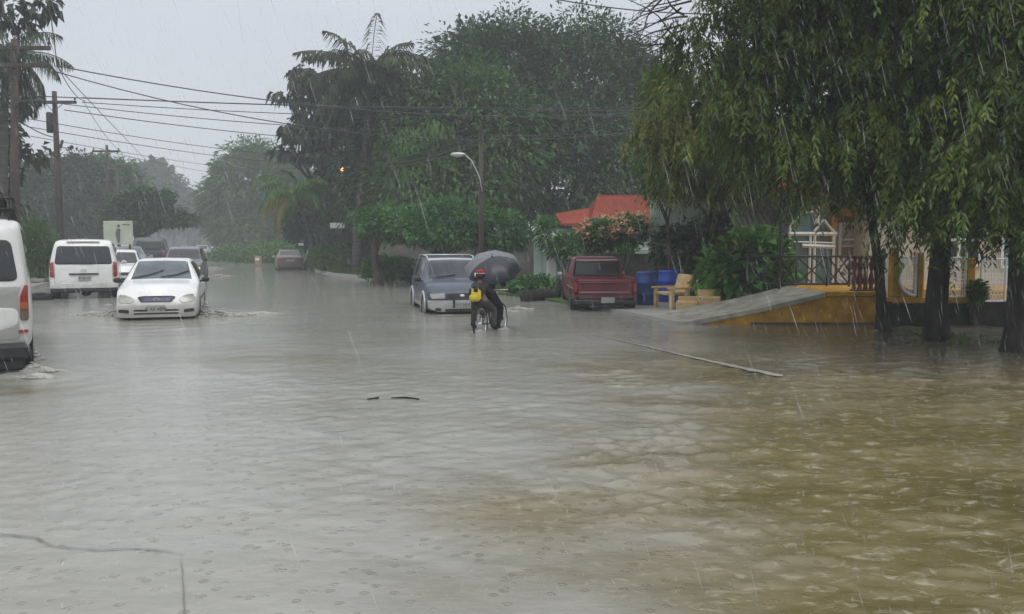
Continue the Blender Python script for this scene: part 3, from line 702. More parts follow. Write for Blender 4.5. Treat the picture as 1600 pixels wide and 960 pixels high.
# ---- sport utility ----
SUVR = [(-2.0, .78, .36, 1.0, 1.50, .60, .03), (-1.88, .83, .30, 1.02, 1.58, .64, .03), (-1.2, .865, .28, 1.02, 1.63, .65, .04), (-.1, .865, .28, 1.02, 1.63, .65, .04), (.25, .865, .28, 1.01, 1.56, .63, .04),
        (.98, .865, .28, .98, 1.04, .72, .04), (1.6, .85, .28, .90, .96, .70, .03), (1.92, .82, .30, .78, .84, .66, .02), (2.0, .80, .32, .72, .78, .64, .01)]
def suv_base(t, paint, trim, far=False):
    sh = Shell(SUVR, (-1.3, 1.25), .35, front_rake=[(0, .0), (.55, 0), (.85, .05), (3, .1)], rear_rake=[(0, 0), (.9, 0), (1.6, .22), (3, .3)], bulge=(.10, .05))
    sh.body('body', paint, t, .09 if far else .05)
    sh.patch('windscreen', M['wind_dark'] if not far else M['glass'], t, .3, .93, 5.2, 8.8, n=(10, 20)); sh.decal('rear_window', M['glass'], t, -1, [(-.62, 1.05), (.62, 1.05), (.54, 1.5), (-.54, 1.5)], off=.012)
    for sg in (1, -1):
        f = (lambda a: a) if sg > 0 else (lambda a: 14 - a)
        sh.patch('side_window', M['glass'], t, -.25, .85, f(4.12), f(4.86), -.25, .3); sh.patch('side_window', M['glass'], t, -1.1, -.35, f(4.12), f(4.86)); sh.patch('side_window', M['glass'], t, -1.75, -1.2, f(4.12), f(4.86), -1.65)
        for y in (-1.3, 1.25):
            wheel(t, sg * .875, y, .35, .21, sg=sg)
            fl = MB(); R = .42; pts = [(sg * .868, y + R * math.cos(a), .35 + R * math.sin(a)) for a in np.linspace(-.25, PI + .25, 20)]; fl.tube(pts, .028, 8); fl.build('wheel_flare', trim, t, smooth=True)
        sh.side('lower_cladding', trim, t, -.88, .82, .32, .46, .015, sg)
        mirror(t, sh, .8, 1.08, sg, M['plastic'], (.19, .1, .15))
    sh.mirror_decal('headlight', M['lamp_glass'], t, 1, [(.42, .62), (.76, .62), (.78, .74), (.42, .76)], off=.018, rnd=1)
    sh.decal('grille', M['plastic'], t, 1, rect(-.38, .38, .63, .75), off=.014, rnd=1)
    return sh
def blue_suv(loc, rz):
    t = thing('suv', 'dark blue sport utility car with silver bumper and roof rails facing the viewer', 'car', loc, rz)
    sh = suv_base(t, M['blue_paint'], M['silver_paint'])
    b = MB(); n = 14
    sh.decal('front_bumper', M['silver_paint'], t, 1, [(-.82, .36), (-.6, .28), (.6, .28), (.82, .36), (.83, .57), (-.83, .57)], off=.09, rnd=1, depth=.12)
    for x in (-.22, .22): sh.decal('bumper_guard', M['plastic'], t, 1, rect(x - .025, x + .025, .38, .60), off=.12, rnd=1)
    sh.decal('lower_intake', M['plastic'], t, 1, rect(-.45, .45, .285, .36), off=.10, rnd=1)
    sh.mirror_decal('fog_lamp', M['plastic'], t, 1, [(.52, .30), (.68, .32), (.67, .39), (.52, .38)], off=.105, rnd=1)
    yb = sh.fend(1, 0, .47) + .1
    p = MB().bbox((.0, yb, .46), (.36, .02, .15), .006).build('number_plate', M['plate'], t)
    make_text('P 7 3054', 'plate_text', .09, M['ink'], p, Matrix.Translation((0, yb + .0115, .455)) @ Matrix.Rotation(PI, 4, 'Z') @ Matrix.Rotation(PI / 2, 4, 'X'))
    y = sh.fend(1, 0, .69) + .02; MB().ball((0, y, .69), (.07, .012, .03), 14).build('badge', M['chrome'], t, smooth=True)
    rl = MB()
    for sg in (1, -1): rl.tube([(sg * .6, .15, 1.60), (sg * .62, .05, 1.68), (sg * .63, -.8, 1.72), (sg * .62, -1.6, 1.70), (sg * .6, -1.75, 1.6)], .017, 8)
    for y in (-.35, -1.25): rl.tube([(-.62, y, 1.71), (.62, y, 1.71)], .014, 8)
    rl.build('roof_rail', M['silver_paint'], t, smooth=True)
    sh.patch('roof_front_trim', M['silver_paint'], t, .12, .27, 5.15, 8.85, off=.006, n=(4, 20))
    wiper(t, sh, [(.9, 7.6), (.84, 8.1), (.8, 8.5)]); wiper(t, sh, [(.9, 6.1), (.84, 6.6), (.8, 7.1)])
    sh.patch('windscreen_sticker', M['white_trim'], t, .34, .39, 8.35, 8.5, off=.014, n=(4, 4)); handles(t, sh, (-.2, -1.05), .88, M['plastic']); seams(t, sh, (.9, -.3), .46, 1.0)
    return t
def far_suv(label, paint, loc, rz, cat='car', s=1.0, name='suv'):
    t = thing(name, label, cat, loc, rz); t.scale = (s, s, s); sh = suv_base(t, paint, paint, True)
    sh.decal('rear_bumper', M['silver_paint'], t, -1, rect(-.8, .8, .40, .56), off=.06, rnd=1); sh.decal('front_bumper', M['plastic'], t, 1, rect(-.8, .8, .34, .52), off=.06, rnd=1)
    sh.mirror_decal('tail_light', M['red_lens'], t, -1, rect(.62, .76, .72, 1.0), off=.014, rnd=1); plate(t, sh, -1, 0, .72)
    return t
# ---- pickup ----
def pickup(loc, rz):
    t = thing('pickup_truck', 'dark red pickup truck with open cargo bed parked beside blue barrels', 'pickup truck', loc, rz)
    rows = [(-.35, .80, .36, .99, 1.46, .60, .03), (-.28, .815, .36, 1.0, 1.50, .64, .03), (.3, .82, .36, 1.0, 1.54, .65, .03), (.6, .82, .36, 1.0, 1.50, .63, .03), (1.2, .82, .36, .96, 1.02, .68, .03), (1.9, .81, .36, .90, .96, .67, .03), (2.3, .78, .38, .82, .88, .64, .02), (2.38, .75, .40, .76, .82, .6, .01)]
    sh = Shell(rows, (1.55,), .34, rear_rake=[(0, 0), (.95, 0), (1.5, .10), (3, .2)], bulge=(.08, .02)); sh.body('cab', M['red_paint'], t)
    sh.decal('rear_window', M['glass'], t, -1, [(-.68, 1.03), (.68, 1.03), (.60, 1.46), (-.60, 1.46)], off=.012); sh.patch('windscreen', M['wind_glass'], t, .64, 1.15, 5.2, 8.8, n=(8, 18))
    for sg in (1, -1):
        f = (lambda a: a) if sg > 0 else (lambda a: 14 - a)
        sh.patch('side_window', M['glass'], t, -.2, 1.05, f(4.12), f(4.86), -.2, .6)
        wheel(t, sg * .83, 1.55, .34, .2, sg=sg); wheel(t, sg * .83, -1.45, .34, .2, sg=sg); mirror(t, sh, 1.0, 1.04, sg, M['plastic'])
    W_, H0, H1, y0, y1 = .81, .50, 1.02, -2.35, -.42
    for sg in (1, -1):       # bed sides with wheel arch
        pr = [(y1, H0)]; R = .41
        for a in np.linspace(0, PI, 14): pr.append((-1.45 + R * math.cos(a), max(H0, .34 + R * math.sin(a))))
        pr += [(y0, H0), (y0, H1), (y1, H1)]
        s = MB(); s.extrude_poly([(sg * W_, y, z) for y, z in pr], (-sg * .05, 0, 0)); s.tube([(sg * (W_ - .025), y0, H1), (sg * (W_ - .025), y1, H1)], .03, 8)
        s.build('bed_side', M['red_paint'], t); MB().bbox((sg * (W_ + .006), -1.35, .78), (.02, 1.85, .035), .008).build('side_trim', M['silver_paint'], t)
        MB().bbox((sg * .755, y0 - .012, .80), (.085, .04, .22), .012).build('tail_light', M['red_lens'], t)
        MB().bbox((sg * .62, -1.45, .72), (.26, .8, .22), .05).build('wheel_housing', M['red_paint'], t)
    MB().bbox((0, (y0 + y1) / 2, .56), (1.56, y1 - y0 - .1, .06), .01).build('bed_floor', M['dark_paint'], t)
    tg = MB(); tg.bbox((0, y0 + .03, .76), (1.40, .06, .50), .02); tg.bbox((0, y0 - .008, .66), (1.28, .03, .06), .012); tg.bbox((0, y0 - .008, .93), (1.28, .03, .05), .012); g = tg.build('tailgate', M['red_paint'], t)
    MB().bbox((0, y0 - .03, .695), (1.25, .012, .012), .004).build('trim_strip', M['silver_paint'], g)
    MB().bbox((0, y0 - .015, .88), (.14, .03, .035), .01).build('handle', M['plastic'], g)
    bp = MB(); bp.bbox((0, y0 - .10, .44), (1.62, .16, .13), .03); bp.bbox((0, y0 - .08, .34), (.9, .1, .10), .02); bp.tube([(-.5, -1.45, .34), (.5, -1.45, .34)], .06, 8); bp.ball((.1, -1.45, .33), (.15, .15, .15), 10); bp.build('rear_bumper', M['plastic'], t, smooth=True, angle=40)
    MB().bbox((.05, y0 - .19, .50), (.34, .02, .14), .006).build('number_plate', M['plate'], t)
    MB().bbox((0, -1.0, .42), (.75, 2.6, .12), .03).build('chassis', M['plastic'], t)
    rb = MB(); rb.tube([(-.62, -.46, H1), (-.60, -.46, 1.50), (-.55, -.46, 1.53), (.55, -.46, 1.53), (.60, -.46, 1.50), (.62, -.46, H1)], .022, 8); rb.build('roll_bar', M['plastic'], t, smooth=True)
    for sg in (1, -1): MB().bbox((sg * .72, -1.98, .30), (.22, .02, .34), .006).build('mud_flap', M['rubber'], t)
    return t
# ------------------------------------------------------------ ground, water
def edge_x(Y): return 1.49 - .392 * (Y - 14.9)
g = MB(); S_ = 1500; g.add([(-S_, -S_, -.32), (S_, -S_, -.32), (S_, S_, -.32), (-S_, S_, -.32)], [(0, 1, 2, 3)]); tag(g.build('ground', M['soil']), kind='structure')

def snoise(x, y, seed, n=26, k0=1.0, spread=.5, dirn=PI / 2, ds=.7):
    r = np.random.default_rng(seed); z = np.zeros_like(x)
    for i in range(n):
        k = k0 * math.exp(r.normal() * spread); a = dirn + r.normal() * ds; z += np.sin(k * (x * math.cos(a) + y * math.sin(a)) + r.uniform(0, 6.28)) / (k / k0) ** .5
    return z / math.sqrt(n / 2)
def smooth(e0, e1, v): t = np.clip((v - e0) / (e1 - e0), 0, 1); return t * t * (3 - 2 * t)
nr, na = 880, 820
rr = np.concatenate([1.2 * (170 / 1.2) ** np.linspace(0, 1, nr)]); aa = np.linspace(-1.25, 1.25, na)
Rg, Ag = np.meshgrid(rr, aa, indexing='ij'); WX, WY = Rg * np.sin(Ag), Rg * np.cos(Ag)
swirl = .55 * snoise(WX, WY, 3, 10, 1.1) + .28 * snoise(WX, WY, 33, 16, 3.2) + .12 * snoise(WX, WY, 34, 20, 9)
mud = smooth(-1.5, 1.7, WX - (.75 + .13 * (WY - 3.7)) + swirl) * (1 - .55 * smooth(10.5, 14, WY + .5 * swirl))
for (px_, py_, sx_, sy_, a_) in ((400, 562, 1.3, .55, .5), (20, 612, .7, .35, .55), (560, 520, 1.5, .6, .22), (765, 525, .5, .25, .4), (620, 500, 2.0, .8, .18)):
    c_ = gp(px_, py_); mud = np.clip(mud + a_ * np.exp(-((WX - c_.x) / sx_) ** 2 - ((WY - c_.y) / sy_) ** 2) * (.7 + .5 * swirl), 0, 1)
tree_shade = smooth(-1.2, 1.6, WX - 3.6 + .8 * swirl) * smooth(9.2, 11.6, WY + .6 * swirl)  # mask for darker water colour, painting the trees' shade and dark reflection
chop = smooth(-.3, .5, WX - (.55 + .1 * (WY - 3.7)) + .25 * snoise(WX, WY, 4, 10, 2.0)) * (1 - .7 * smooth(8.5, 13, WY)) * (.55 + .45 * smooth(-.6, .8, snoise(WX, WY, 31, 10, .9)))
near = 1 - smooth(14, 30, WY) * .7
n1 = snoise(WX, WY, 11, 40, 11, .45, PI / 2, .75); n2 = snoise(WX, WY, 12, 40, 26, .4, PI / 2, .9); n3 = snoise(WX, WY, 13, 24, 3.2, .5, PI / 2, .6)
n4 = snoise(WX, WY, 14, 40, 55, .35, PI / 2, 1.1)
env = .55 + .45 * snoise(WX, WY, 15, 12, .8)
env = np.clip(env, .15, 1.3); n5 = snoise(WX, WY, 16, 50, 20, .35, PI / 2, .55); pk = np.exp(.7 * np.clip(n5, -2, 1.4)) - 1.2
fadeR = np.clip(1.2 - Rg / 26, .0, 1)
WZ = fadeR * ((n1 * .0016 + n2 * .0021 * fadeR) * env + chop * (.0165 * pk + n1 * .005) * (.5 + .5 * env) + n4 * .0004 * (1 + 2 * chop) * np.clip(1.2 - Rg / 9, 0, 1)) + n3 * .0016 * near
# long low swell ridges spreading from the traffic
for (x0, y0, x1, y1, h) in ((-1.9, 7.6, .2, 5.0, .006), (-5.2, 12.5, -1.0, 7.4, .004), (-2.4, 8.8, 1.0, 4.6, .004), (-1.0, 15.2, 2.6, 9.0, .006)):
    dx, dy = x1 - x0, y1 - y0; l = math.hypot(dx, dy); u = ((WX - x0) * dx + (WY - y0) * dy) / l; v = ((WX - x0) * -dy + (WY - y0) * dx) / l + .10 * np.sin(u * 1.3) + .03 * np.sin(u * 5)
    WZ += h * np.exp(-(v / .10) ** 2) * smooth(-.5, .6, u) * smooth(l + .5, l - .6, u)
for (px_, py_, A_, k_, l_) in ((250, 500, .012, 9, 1.7), (320, 492, .012, 10, 1.5), (30, 585, .014, 12, .9), (765, 516, .010, 16, .7), (615, 623, .004, 22, .35), (700, 492, .007, 10, 1.0), (940, 488, .004, 12, .8), (1466, 531, .003, 18, .5), (400, 560, .006, 13, 1.0)):
    c_ = gp(px_, py_); r_ = np.hypot(WX - c_.x, (WY - c_.y) * 1.0) + .05 * snoise(WX, WY, 51, 12, 5); WZ += A_ * np.sin(k_ * r_) * np.exp(-r_ / l_) * (.6 + .4 * snoise(WX, WY, 52, 12, 2.5))
WZ += .0045 * np.clip(pk, -1, 1) * np.exp(-((WX - 1.05 - .05 * WY + .2 * swirl) / .35) ** 2) * smooth(3, 4, WY) * (1 - smooth(7.2, 8.6, WY))
# rings where rain drops land
rd = np.random.default_rng(5)
V = np.stack([WX, WY, WZ], -1).reshape(-1, 3)
idx = (np.arange(nr - 1)[:, None] * na + np.arange(na - 1)[None]).ravel(); Q = np.stack([idx, idx + 1, idx + na + 1, idx + na], 1)

wm = bpy.data.materials.new('flood_water'); wm.use_nodes = True; t = wm.node_tree; b = t.nodes['Principled BSDF']; Lk = t.links.new
at_ = t.nodes.new('ShaderNodeAttribute'); at_.attribute_name = 'mud'
tcn = t.nodes.new('ShaderNodeTexCoord')
def wnoise(sc, det, stretch=(1, 1, 1), rough=.5, dist=0):
    mp = t.nodes.new('ShaderNodeMapping'); mp.inputs['Scale'].default_value = stretch; n = t.nodes.new('ShaderNodeTexNoise'); n.inputs['Scale'].default_value = sc; n.inputs['Detail'].default_value = det; n.inputs['Roughness'].default_value = rough; n.inputs['Distortion'].default_value = dist
    Lk(tcn.outputs['Object'], mp.inputs[0]); Lk(mp.outputs[0], n.inputs['Vector']); return n
def wramp(src, stops):
    r = t.nodes.new('ShaderNodeValToRGB'); r.color_ramp.elements[0].position = stops[0][0]; r.color_ramp.elements[0].color = (*stops[0][1], 1); r.color_ramp.elements[1].position = stops[-1][0]; r.color_ramp.elements[1].color = (*stops[-1][1], 1)
    for p, c in stops[1:-1]: q = r.color_ramp.elements.new(p); q.color = (*c, 1)
    Lk(src, r.inputs[0]); return r
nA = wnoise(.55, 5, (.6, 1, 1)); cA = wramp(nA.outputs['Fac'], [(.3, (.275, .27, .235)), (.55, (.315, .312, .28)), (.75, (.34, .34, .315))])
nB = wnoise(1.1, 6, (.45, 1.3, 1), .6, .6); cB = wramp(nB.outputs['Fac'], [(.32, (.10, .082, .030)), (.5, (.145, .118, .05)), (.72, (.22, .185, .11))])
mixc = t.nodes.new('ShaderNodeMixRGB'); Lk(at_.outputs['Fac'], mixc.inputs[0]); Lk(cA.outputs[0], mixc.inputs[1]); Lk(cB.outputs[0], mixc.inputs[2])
nC = wnoise(7, 5, (.35, 1.2, 1), .65, .4)          # silt streaks, their pale tone also painting sky-lit ripple crests
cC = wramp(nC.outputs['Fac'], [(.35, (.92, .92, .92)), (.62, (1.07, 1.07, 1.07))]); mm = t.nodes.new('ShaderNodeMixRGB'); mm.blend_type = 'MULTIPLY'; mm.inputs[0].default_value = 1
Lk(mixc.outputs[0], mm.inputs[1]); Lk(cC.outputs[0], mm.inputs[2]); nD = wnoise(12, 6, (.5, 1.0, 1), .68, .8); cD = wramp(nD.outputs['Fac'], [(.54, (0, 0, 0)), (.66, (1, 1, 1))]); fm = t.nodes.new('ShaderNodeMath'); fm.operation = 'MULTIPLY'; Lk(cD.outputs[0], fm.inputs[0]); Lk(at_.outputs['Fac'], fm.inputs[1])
fm2 = t.nodes.new('ShaderNodeMath'); fm2.operation = 'MULTIPLY'; Lk(fm.outputs[0], fm2.inputs[0]); fm2.inputs[1].default_value = .62  # pale flecks painted into the brown water for sky-lit wave crests
m3 = t.nodes.new('ShaderNodeMixRGB'); Lk(fm2.outputs[0], m3.inputs[0]); Lk(mm.outputs[0], m3.inputs[1]); m3.inputs[2].default_value = (.40, .365, .28, 1); ad_ = t.nodes.new('ShaderNodeAttribute'); ad_.attribute_name = 'tree_shade'; m4 = t.nodes.new('ShaderNodeMixRGB'); Lk(ad_.outputs['Fac'], m4.inputs[0]); Lk(m3.outputs[0], m4.inputs[1]); m4.inputs[2].default_value = (.088, .082, .055, 1); Lk(m4.outputs[0], b.inputs['Base Color'])
b.inputs['IOR'].default_value = 1.33; b.inputs['Roughness'].default_value = .07
b1 = t.nodes.new('ShaderNodeBump'); b1.inputs['Strength'].default_value = .38; b1.inputs['Distance'].default_value = .010; nn = wnoise(22, 7, (.6, 1.2, 1), .68); Lk(nn.outputs['Fac'], b1.inputs['Height'])
b2 = t.nodes.new('ShaderNodeBump'); b2.inputs['Strength'].default_value = .8; b2.inputs['Distance'].default_value = .010; vo = t.nodes.new('ShaderNodeTexVoronoi'); vo.inputs['Scale'].default_value = 10; Lk(tcn.outputs['Object'], vo.inputs['Vector'])
vr = wramp(vo.outputs['Distance'], [(0, (1, 1, 1)), (.10, (0, 0, 0)), (.18, (.5, .5, .5)), (.28, (0, 0, 0))]); Lk(vr.outputs[0], b2.inputs['Height']); Lk(b1.outputs[0], b2.inputs['Normal']); Lk(b2.outputs[0], b.inputs['Normal'])
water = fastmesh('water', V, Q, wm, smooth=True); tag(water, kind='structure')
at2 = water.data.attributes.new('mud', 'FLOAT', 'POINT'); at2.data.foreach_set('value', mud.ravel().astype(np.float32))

# ------------------------------------------------------------ verges, kerbs, markings
def slab(name, pts, z0, z1, m, kind='structure'):
    mb = MB(); mb.prism(pts, z0, z1); return tag(mb.build(name, m), kind=kind)
RB = [(7.7, 15.98), (7.7, 17.3), (3.6, 17.3), (2.7, 19.6), (.9, 24.3), (-4.4, 35.5), (-9.6, 43.8), (-12.6, 52), (-48, 145), (-120, 330), (400, 330), (400, 15.98)]
slab('verge', RB, -.31, .06, M['grass'])
LB = [(-14.9, 22), (-22.6, 43.8), (-62, 145), (-135, 330), (-500, 330), (-500, 22)]
slab('verge', LB, -.31, .07, M['grass'])
# pale kerb / pavement strips along the verge edges
def strip(name, pts, w, z0, z1, m, kind='structure'):
    mb = MB()
    for (a, b_) in zip(pts[:-1], pts[1:]):
        a, b_ = Vector((*a, 0)), Vector((*b_, 0)); d = (b_ - a).normalized(); n = Vector((-d.y, d.x, 0)) * w
        mb.add([(p.x, p.y, z) for z in (z0, z1) for p in (a, b_, b_ + n, a + n)], [(3, 2, 1, 0), (4, 5, 6, 7), (0, 1, 5, 4), (1, 2, 6, 5), (2, 3, 7, 6), (3, 0, 4, 7)])
    return tag(mb.build(name, m), kind=kind)
strip('kerb', [(-46, 140), (-12.63, 52.0), (-9.62, 43.8), (-4.42, 35.5)], .22, -.3, .12, M['pavement'])
slab('pavement', [(3.35, 16.97), (2.66, 19.6), (2.05, 21.2), (2.6, 23.4), (6.8, 23.4), (6.8, 19.2), (3.9, 19.2), (3.9, 16.97)], -.3, .064, M['pavement'])
strip('kerb', [(-14.9, 22), (-22.6, 43.8), (-60, 140)], -.3, -.3, .10, M['pavement'])
slab('pavement', [(-15.4, 23.5), (-22.95, 43.9), (-27, 43.9), (-22, 23.5)], -.3, .078, M['pavement'])
# painted edge line showing through the shallow water
def line_mark(name, p, q, w, m, z=.012, taper=1, n=60):
    mb = MB(); p, q = Vector((*p, 0)), Vector((*q, 0)); d = (q - p).normalized(); nn = Vector((-d.y, d.x, 0)); vs = []; r = np.random.default_rng(int(abs(p.x * 100)))
    for i in range(n + 1):
        u = i / n; c = p.lerp(q, u) + nn * (.02 * math.sin(u * 7) + r.normal() * .008); ww = w * (.12 + .88 * u ** 1.4 if taper else 1) * r.uniform(.7, 1.1) * (1 if i < n else .1)
        vs += [(*(c - nn * ww / 2).xy, z), (*(c + nn * ww / 2).xy, z)]
    return tag(mb.add(vs, [(2 * i, 2 * i + 1, 2 * i + 3, 2 * i + 2) for i in range(n)]).build(name, m), kind='structure')
a = gp(925, 524); c = gp(1222, 590)
line_mark('edge_line', a.xy, c.xy, .19, M['line_paint'], .014)
a = gp(484, 414); c = gp(512, 431); line_mark('edge_line', a.xy, c.xy, .5, M['line_paint'], .014, 0, 30)
# joint and crack of the concrete road slabs
crack = mat('slab_crack', (.15, .145, .125), .3)
def crackline(pts, w, name):
    mb = MB(); vs = []; P = [gp(x, y, .009) for x, y in pts]
    Q_ = []
    for a_, b_ in zip(P[:-1], P[1:]):
        for k in range(6): Q_.append(a_.lerp(b_, k / 6) + Vector((random.uniform(-1, 1) * w * .8, random.uniform(-1, 1) * w, 0)))
    Q_.append(P[-1]); N = len(Q_)
    for i, q in enumerate(Q_):
        d = (Q_[min(i + 1, N - 1)] - Q_[max(i - 1, 0)]).normalized(); n = Vector((-d.y, d.x, 0)) * w * random.uniform(.3, 1) * (0.2 + min(1, 5 * min(i, N - 1 - i) / N)); vs += [q - n, q + n]
    return tag(mb.add(vs, [(2 * i, 2 * i + 1, 2 * i + 3, 2 * i + 2) for i in range(N - 1)]).build(name, crack), kind='structure')
crackline([(-60, 828), (0, 834), (55, 839), (85, 853), (150, 859), (215, 857), (262, 861), (305, 868)], .0065, 'road_crack')
crackline([(284, 870), (286, 905), (289, 955), (291, 1000)], .003, 'slab_joint')
# floating stick
st = MB(); a = gp(611, 622, .02); b_ = gp(655, 624, .02); st.tube([a, a.lerp(b_, .5) + Vector((0, .02, .006)), b_], [.006, .011, .008], 7); tag(st.build('stick', M['bark_dark'], smooth=True), 'dark stick floating on the brown water in mid road', 'stick')
st = MB(); a = gp(574, 624, .012); b_ = gp(592, 622, .012); st.tube([a, b_], [.008, .01], 6); tag(st.build('stick', M['bark_dark'], smooth=True), 'short dark twig floating beside the longer stick', 'stick')

# muddy bank round the street trees
mb = MB(); nx, ny = 60, 40; vs = []
for j in range(ny):
    for i in range(nx):
        x = 5.6 + 9 * i / (nx - 1); y = 12.0 + 3.75 * j / (ny - 1)
        e_ = .045 * math.sin(x * 2.1 + y) + .03 * math.sin(y * 5 + x * 3.3) + .02 * math.sin(x * 9) * math.cos(y * 7)
        base = -.055 + .13 * min(1, max(0, (x - 6.0) / 1.5)) * min(1, max(0, (y - 12.4 - max(0, 8.0 - x) * 1.2) / 1.4)); vs.append((x, y, base + e_ * .7))
mb.add(vs, [(j * nx + i, j * nx + i + 1, (j + 1) * nx + i + 1, (j + 1) * nx + i) for j in range(ny - 1) for i in range(nx - 1)]); tag(mb.build('mud_bank', M['soil'], smooth=True), kind='structure')

# grass: tufts on the verges (nobody could count them)
def grass_patch(n, sampler, h, name='grass', z=.06, cols=None):
    P = np.array([sampler() for _ in range(n)]); P = np.repeat(P, 5, axis=0) + np.c_[rng.normal(size=(n * 5, 2)) * .06, np.zeros(n * 5)]; P[:, 2] = z
    D = np.c_[rng.normal(size=(n * 5, 2)) * .45, np.ones(n * 5)]; N = unit(n * 5)
    V_, Q_ = leaf_geo(P, D, N, h * rng.uniform(.5, 1.3, n * 5), np.full(n * 5, .03 + h * .06), 0)
    return tag(fastmesh(name, V_, Q_, GRASSM), kind='stuff')
GRASSM = leafmat('grass_blades', [(.035, .075, .018), (.07, .13, .03), (.13, .19, .06)], .7, .2, .5)
def s_far():
    Y = 43 + (random.random() ** 1.6) * 95; return (edge_x(Y) + .6 + random.random() ** 1.5 * 12, Y, 0)
def s_mid():
    u = random.random(); Y = 25 + u * 19; X = np.interp(Y, [24.3, 35.5, 43.8], [.9, -4.4, -9.6]) + .35 + random.random() ** 1.4 * 5; return (X, Y, 0)
def s_left():
    Y = 24 + random.random() ** 1.5 * 90; return (-15.3 - (Y - 24) * .389 - 1 - random.random() * 5, Y, 0)
grass_patch(9000, s_far, .30); grass_patch(6000, s_mid, .16); grass_patch(5000, s_left, .28)
def s_tree(): return (random.uniform(7.2, 14), random.uniform(13.4, 15.6), 0)
grass_patch(900, s_tree, .07, z=.02)

at3 = water.data.attributes.new('tree_shade', 'FLOAT', 'POINT'); at3.data.foreach_set('value', tree_shade.ravel().astype(np.float32))
# ------------------------------------------------------------ walls, houses, fences
def wall_box(name, label, p0, p1, z0, z1, th, m, cat='wall', cap=None):
    a, b_ = Vector((*p0, 0)), Vector((*p1, 0)); d = b_ - a; rz = math.atan2(d.y, d.x); t = thing(name, label, cat, (a + b_) / 2, rz)
    MB().box((0, 0, (z0 + z1) / 2), (d.length, th, z1 - z0)).build('wall', m, t)
    if cap: MB().bbox((0, 0, z1 + .04), (d.length + .06, th + .08, .08), .015).build('coping', cap, t)
    return t
a = at(585, 400, 40); b_ = at(845, 400, 37); wall_box('boundary_wall', 'long grey brown plastered wall behind the clipped hedge tree', a.xy, b_.xy, -.1, 1.75, .2, M['grey_wall'])
a = at(905, 400, 28.4); b_ = at(1085, 400, 25.5); wall_box('garden_wall', 'dark weathered stone wall behind the blue barrels', a.xy, b_.xy, -.1, 1.33, .25, M['stone_wall'])
# mint coloured gate wall with ornate white pillar
t = thing('gate_wall', 'pale mint green gate wall beside the red pickup', 'gate', at(868, 440, 31).xy.to_3d())
def lx(px, Y=31): return (px - 868) / F * Y
def lz(py, Y=31): return at(800, py, Y).z
mb = MB(); mb.box(((lx(835) + lx(856)) / 2, 0, lz(396) / 2), (lx(856) - lx(835), .2, lz(396))); mb.box((lx(840), 0, lz(350) / 2), (.28, .26, lz(350))); mb.box(((lx(868) + lx(906)) / 2, 0, lz(392) / 2), (lx(906) - lx(868), .16, lz(392)))
mb.build('wall', M['mint_wall'], t)
mb = MB(); mb.bbox((lx(862), -.12, lz(395) / 2), (.36, .36, lz(395)), .03); mb.bbox((lx(862), -.12, lz(392)), (.50, .48, .12), .03); mb.bbox((lx(862), -.12, lz(381)), (.30, .30, .42), .03); mb.bbox((lx(862), -.12, lz(373)), (.42, .42, .08), .03)
mb.lathe([(.05, 0), (.12, .04), (.12, .12), (.04, .2), (.06, .25), (.001, .31)], (lx(862), -.12, lz(372)), 14); mb.build('pillar', M['white_trim'], t, smooth=True, angle=35)
for k in range(5): MB().bbox((lx(870 + k * 6), -.1, lz(418)), (.05, .03, lz(402)), .008).build('gate_bar', M['white_iron'], t)
# red roofed house
hb = at(975, 400, 36); t = thing('house', 'low house with rust red metal hip roof behind blossoming shrub', 'house', (hb.x, hb.y, 0.05))
def hx(px, Y=34): return (px - 975) / F * Y
def hz(py, Y=34): return at(800, py, Y).z - .05
x0, x1 = hx(925), hx(1120); zE, zR = hz(348), hz(304)
mb = MB(); mb.box(((x0 + x1) / 2, 2.2, zE / 2), (x1 - x0 - .5, 6.5, zE)); mb.box((hx(890), 2.6, hz(356) / 2), (2.6, 4.5, hz(356))); mb.build('wall', M['mint_wall'], t)
mb = MB(); ov = .35; ya, yb, yr = -1.5 - ov, 5.6 + ov, 2.0
R = [(x0 - ov, ya, zE), (x1 + ov, ya, zE), (x1 + ov, yb, zE), (x0 - ov, yb, zE), (hx(938), yr, zR + .15), (hx(1046), yr, zR + .15)]
mb.add(R, [(0, 1, 5, 4), (1, 2, 5), (2, 3, 4, 5), (3, 0, 4), (3, 2, 1, 0)]); mb.tube([R[1], R[5]], .05, 6); mb.tube([R[4], R[5]], .05, 6)
for i in range(1, 46):
    u = i / 46; X = R[0][0] + (R[1][0] - R[0][0]) * u; f = min(1, (X - R[0][0]) / (R[4][0] - R[0][0] + 1e-6), (R[1][0] - X) / (R[1][0] - R[5][0]))
    if f > .05: mb.tube([(X, ya, zE + .02), (X, ya + (yr - ya) * f, zE + (R[4][2] - zE) * f + .02)], .018, 4, cap=False)
mb.build('roof', M['red_roof'], t)
mb = MB(); zl0, zl1 = hz(348), hz(323); mb.add([(hx(868), -1.2, zl0 - .02), (hx(955), -1.2, zl0), (hx(955), 3.4, hz(316) + .1), (hx(868), 3.4, hz(330) + .1), (hx(868), -1.2, zl0 - .12), (hx(955), -1.2, zl0 - .1), (hx(955), 3.4, hz(316)), (hx(868), 3.4, hz(330))], [(0, 1, 2, 3), (7, 6, 5, 4), (0, 4, 5, 1), (1, 5, 6, 2), (2, 6, 7, 3), (3, 7, 4, 0)]); mb.build('porch_roof', M['red_roof'], t)
f = MB(); cx_, cz_ = hx(1012), hz(376); yy = -1.09
for dx in (-.42, .42): f.box((cx_ + dx, yy, cz_), (.1, .08, .7))
for dz in (-.35, .35): f.box((cx_, yy, cz_ + dz), (.94, .08, .1))
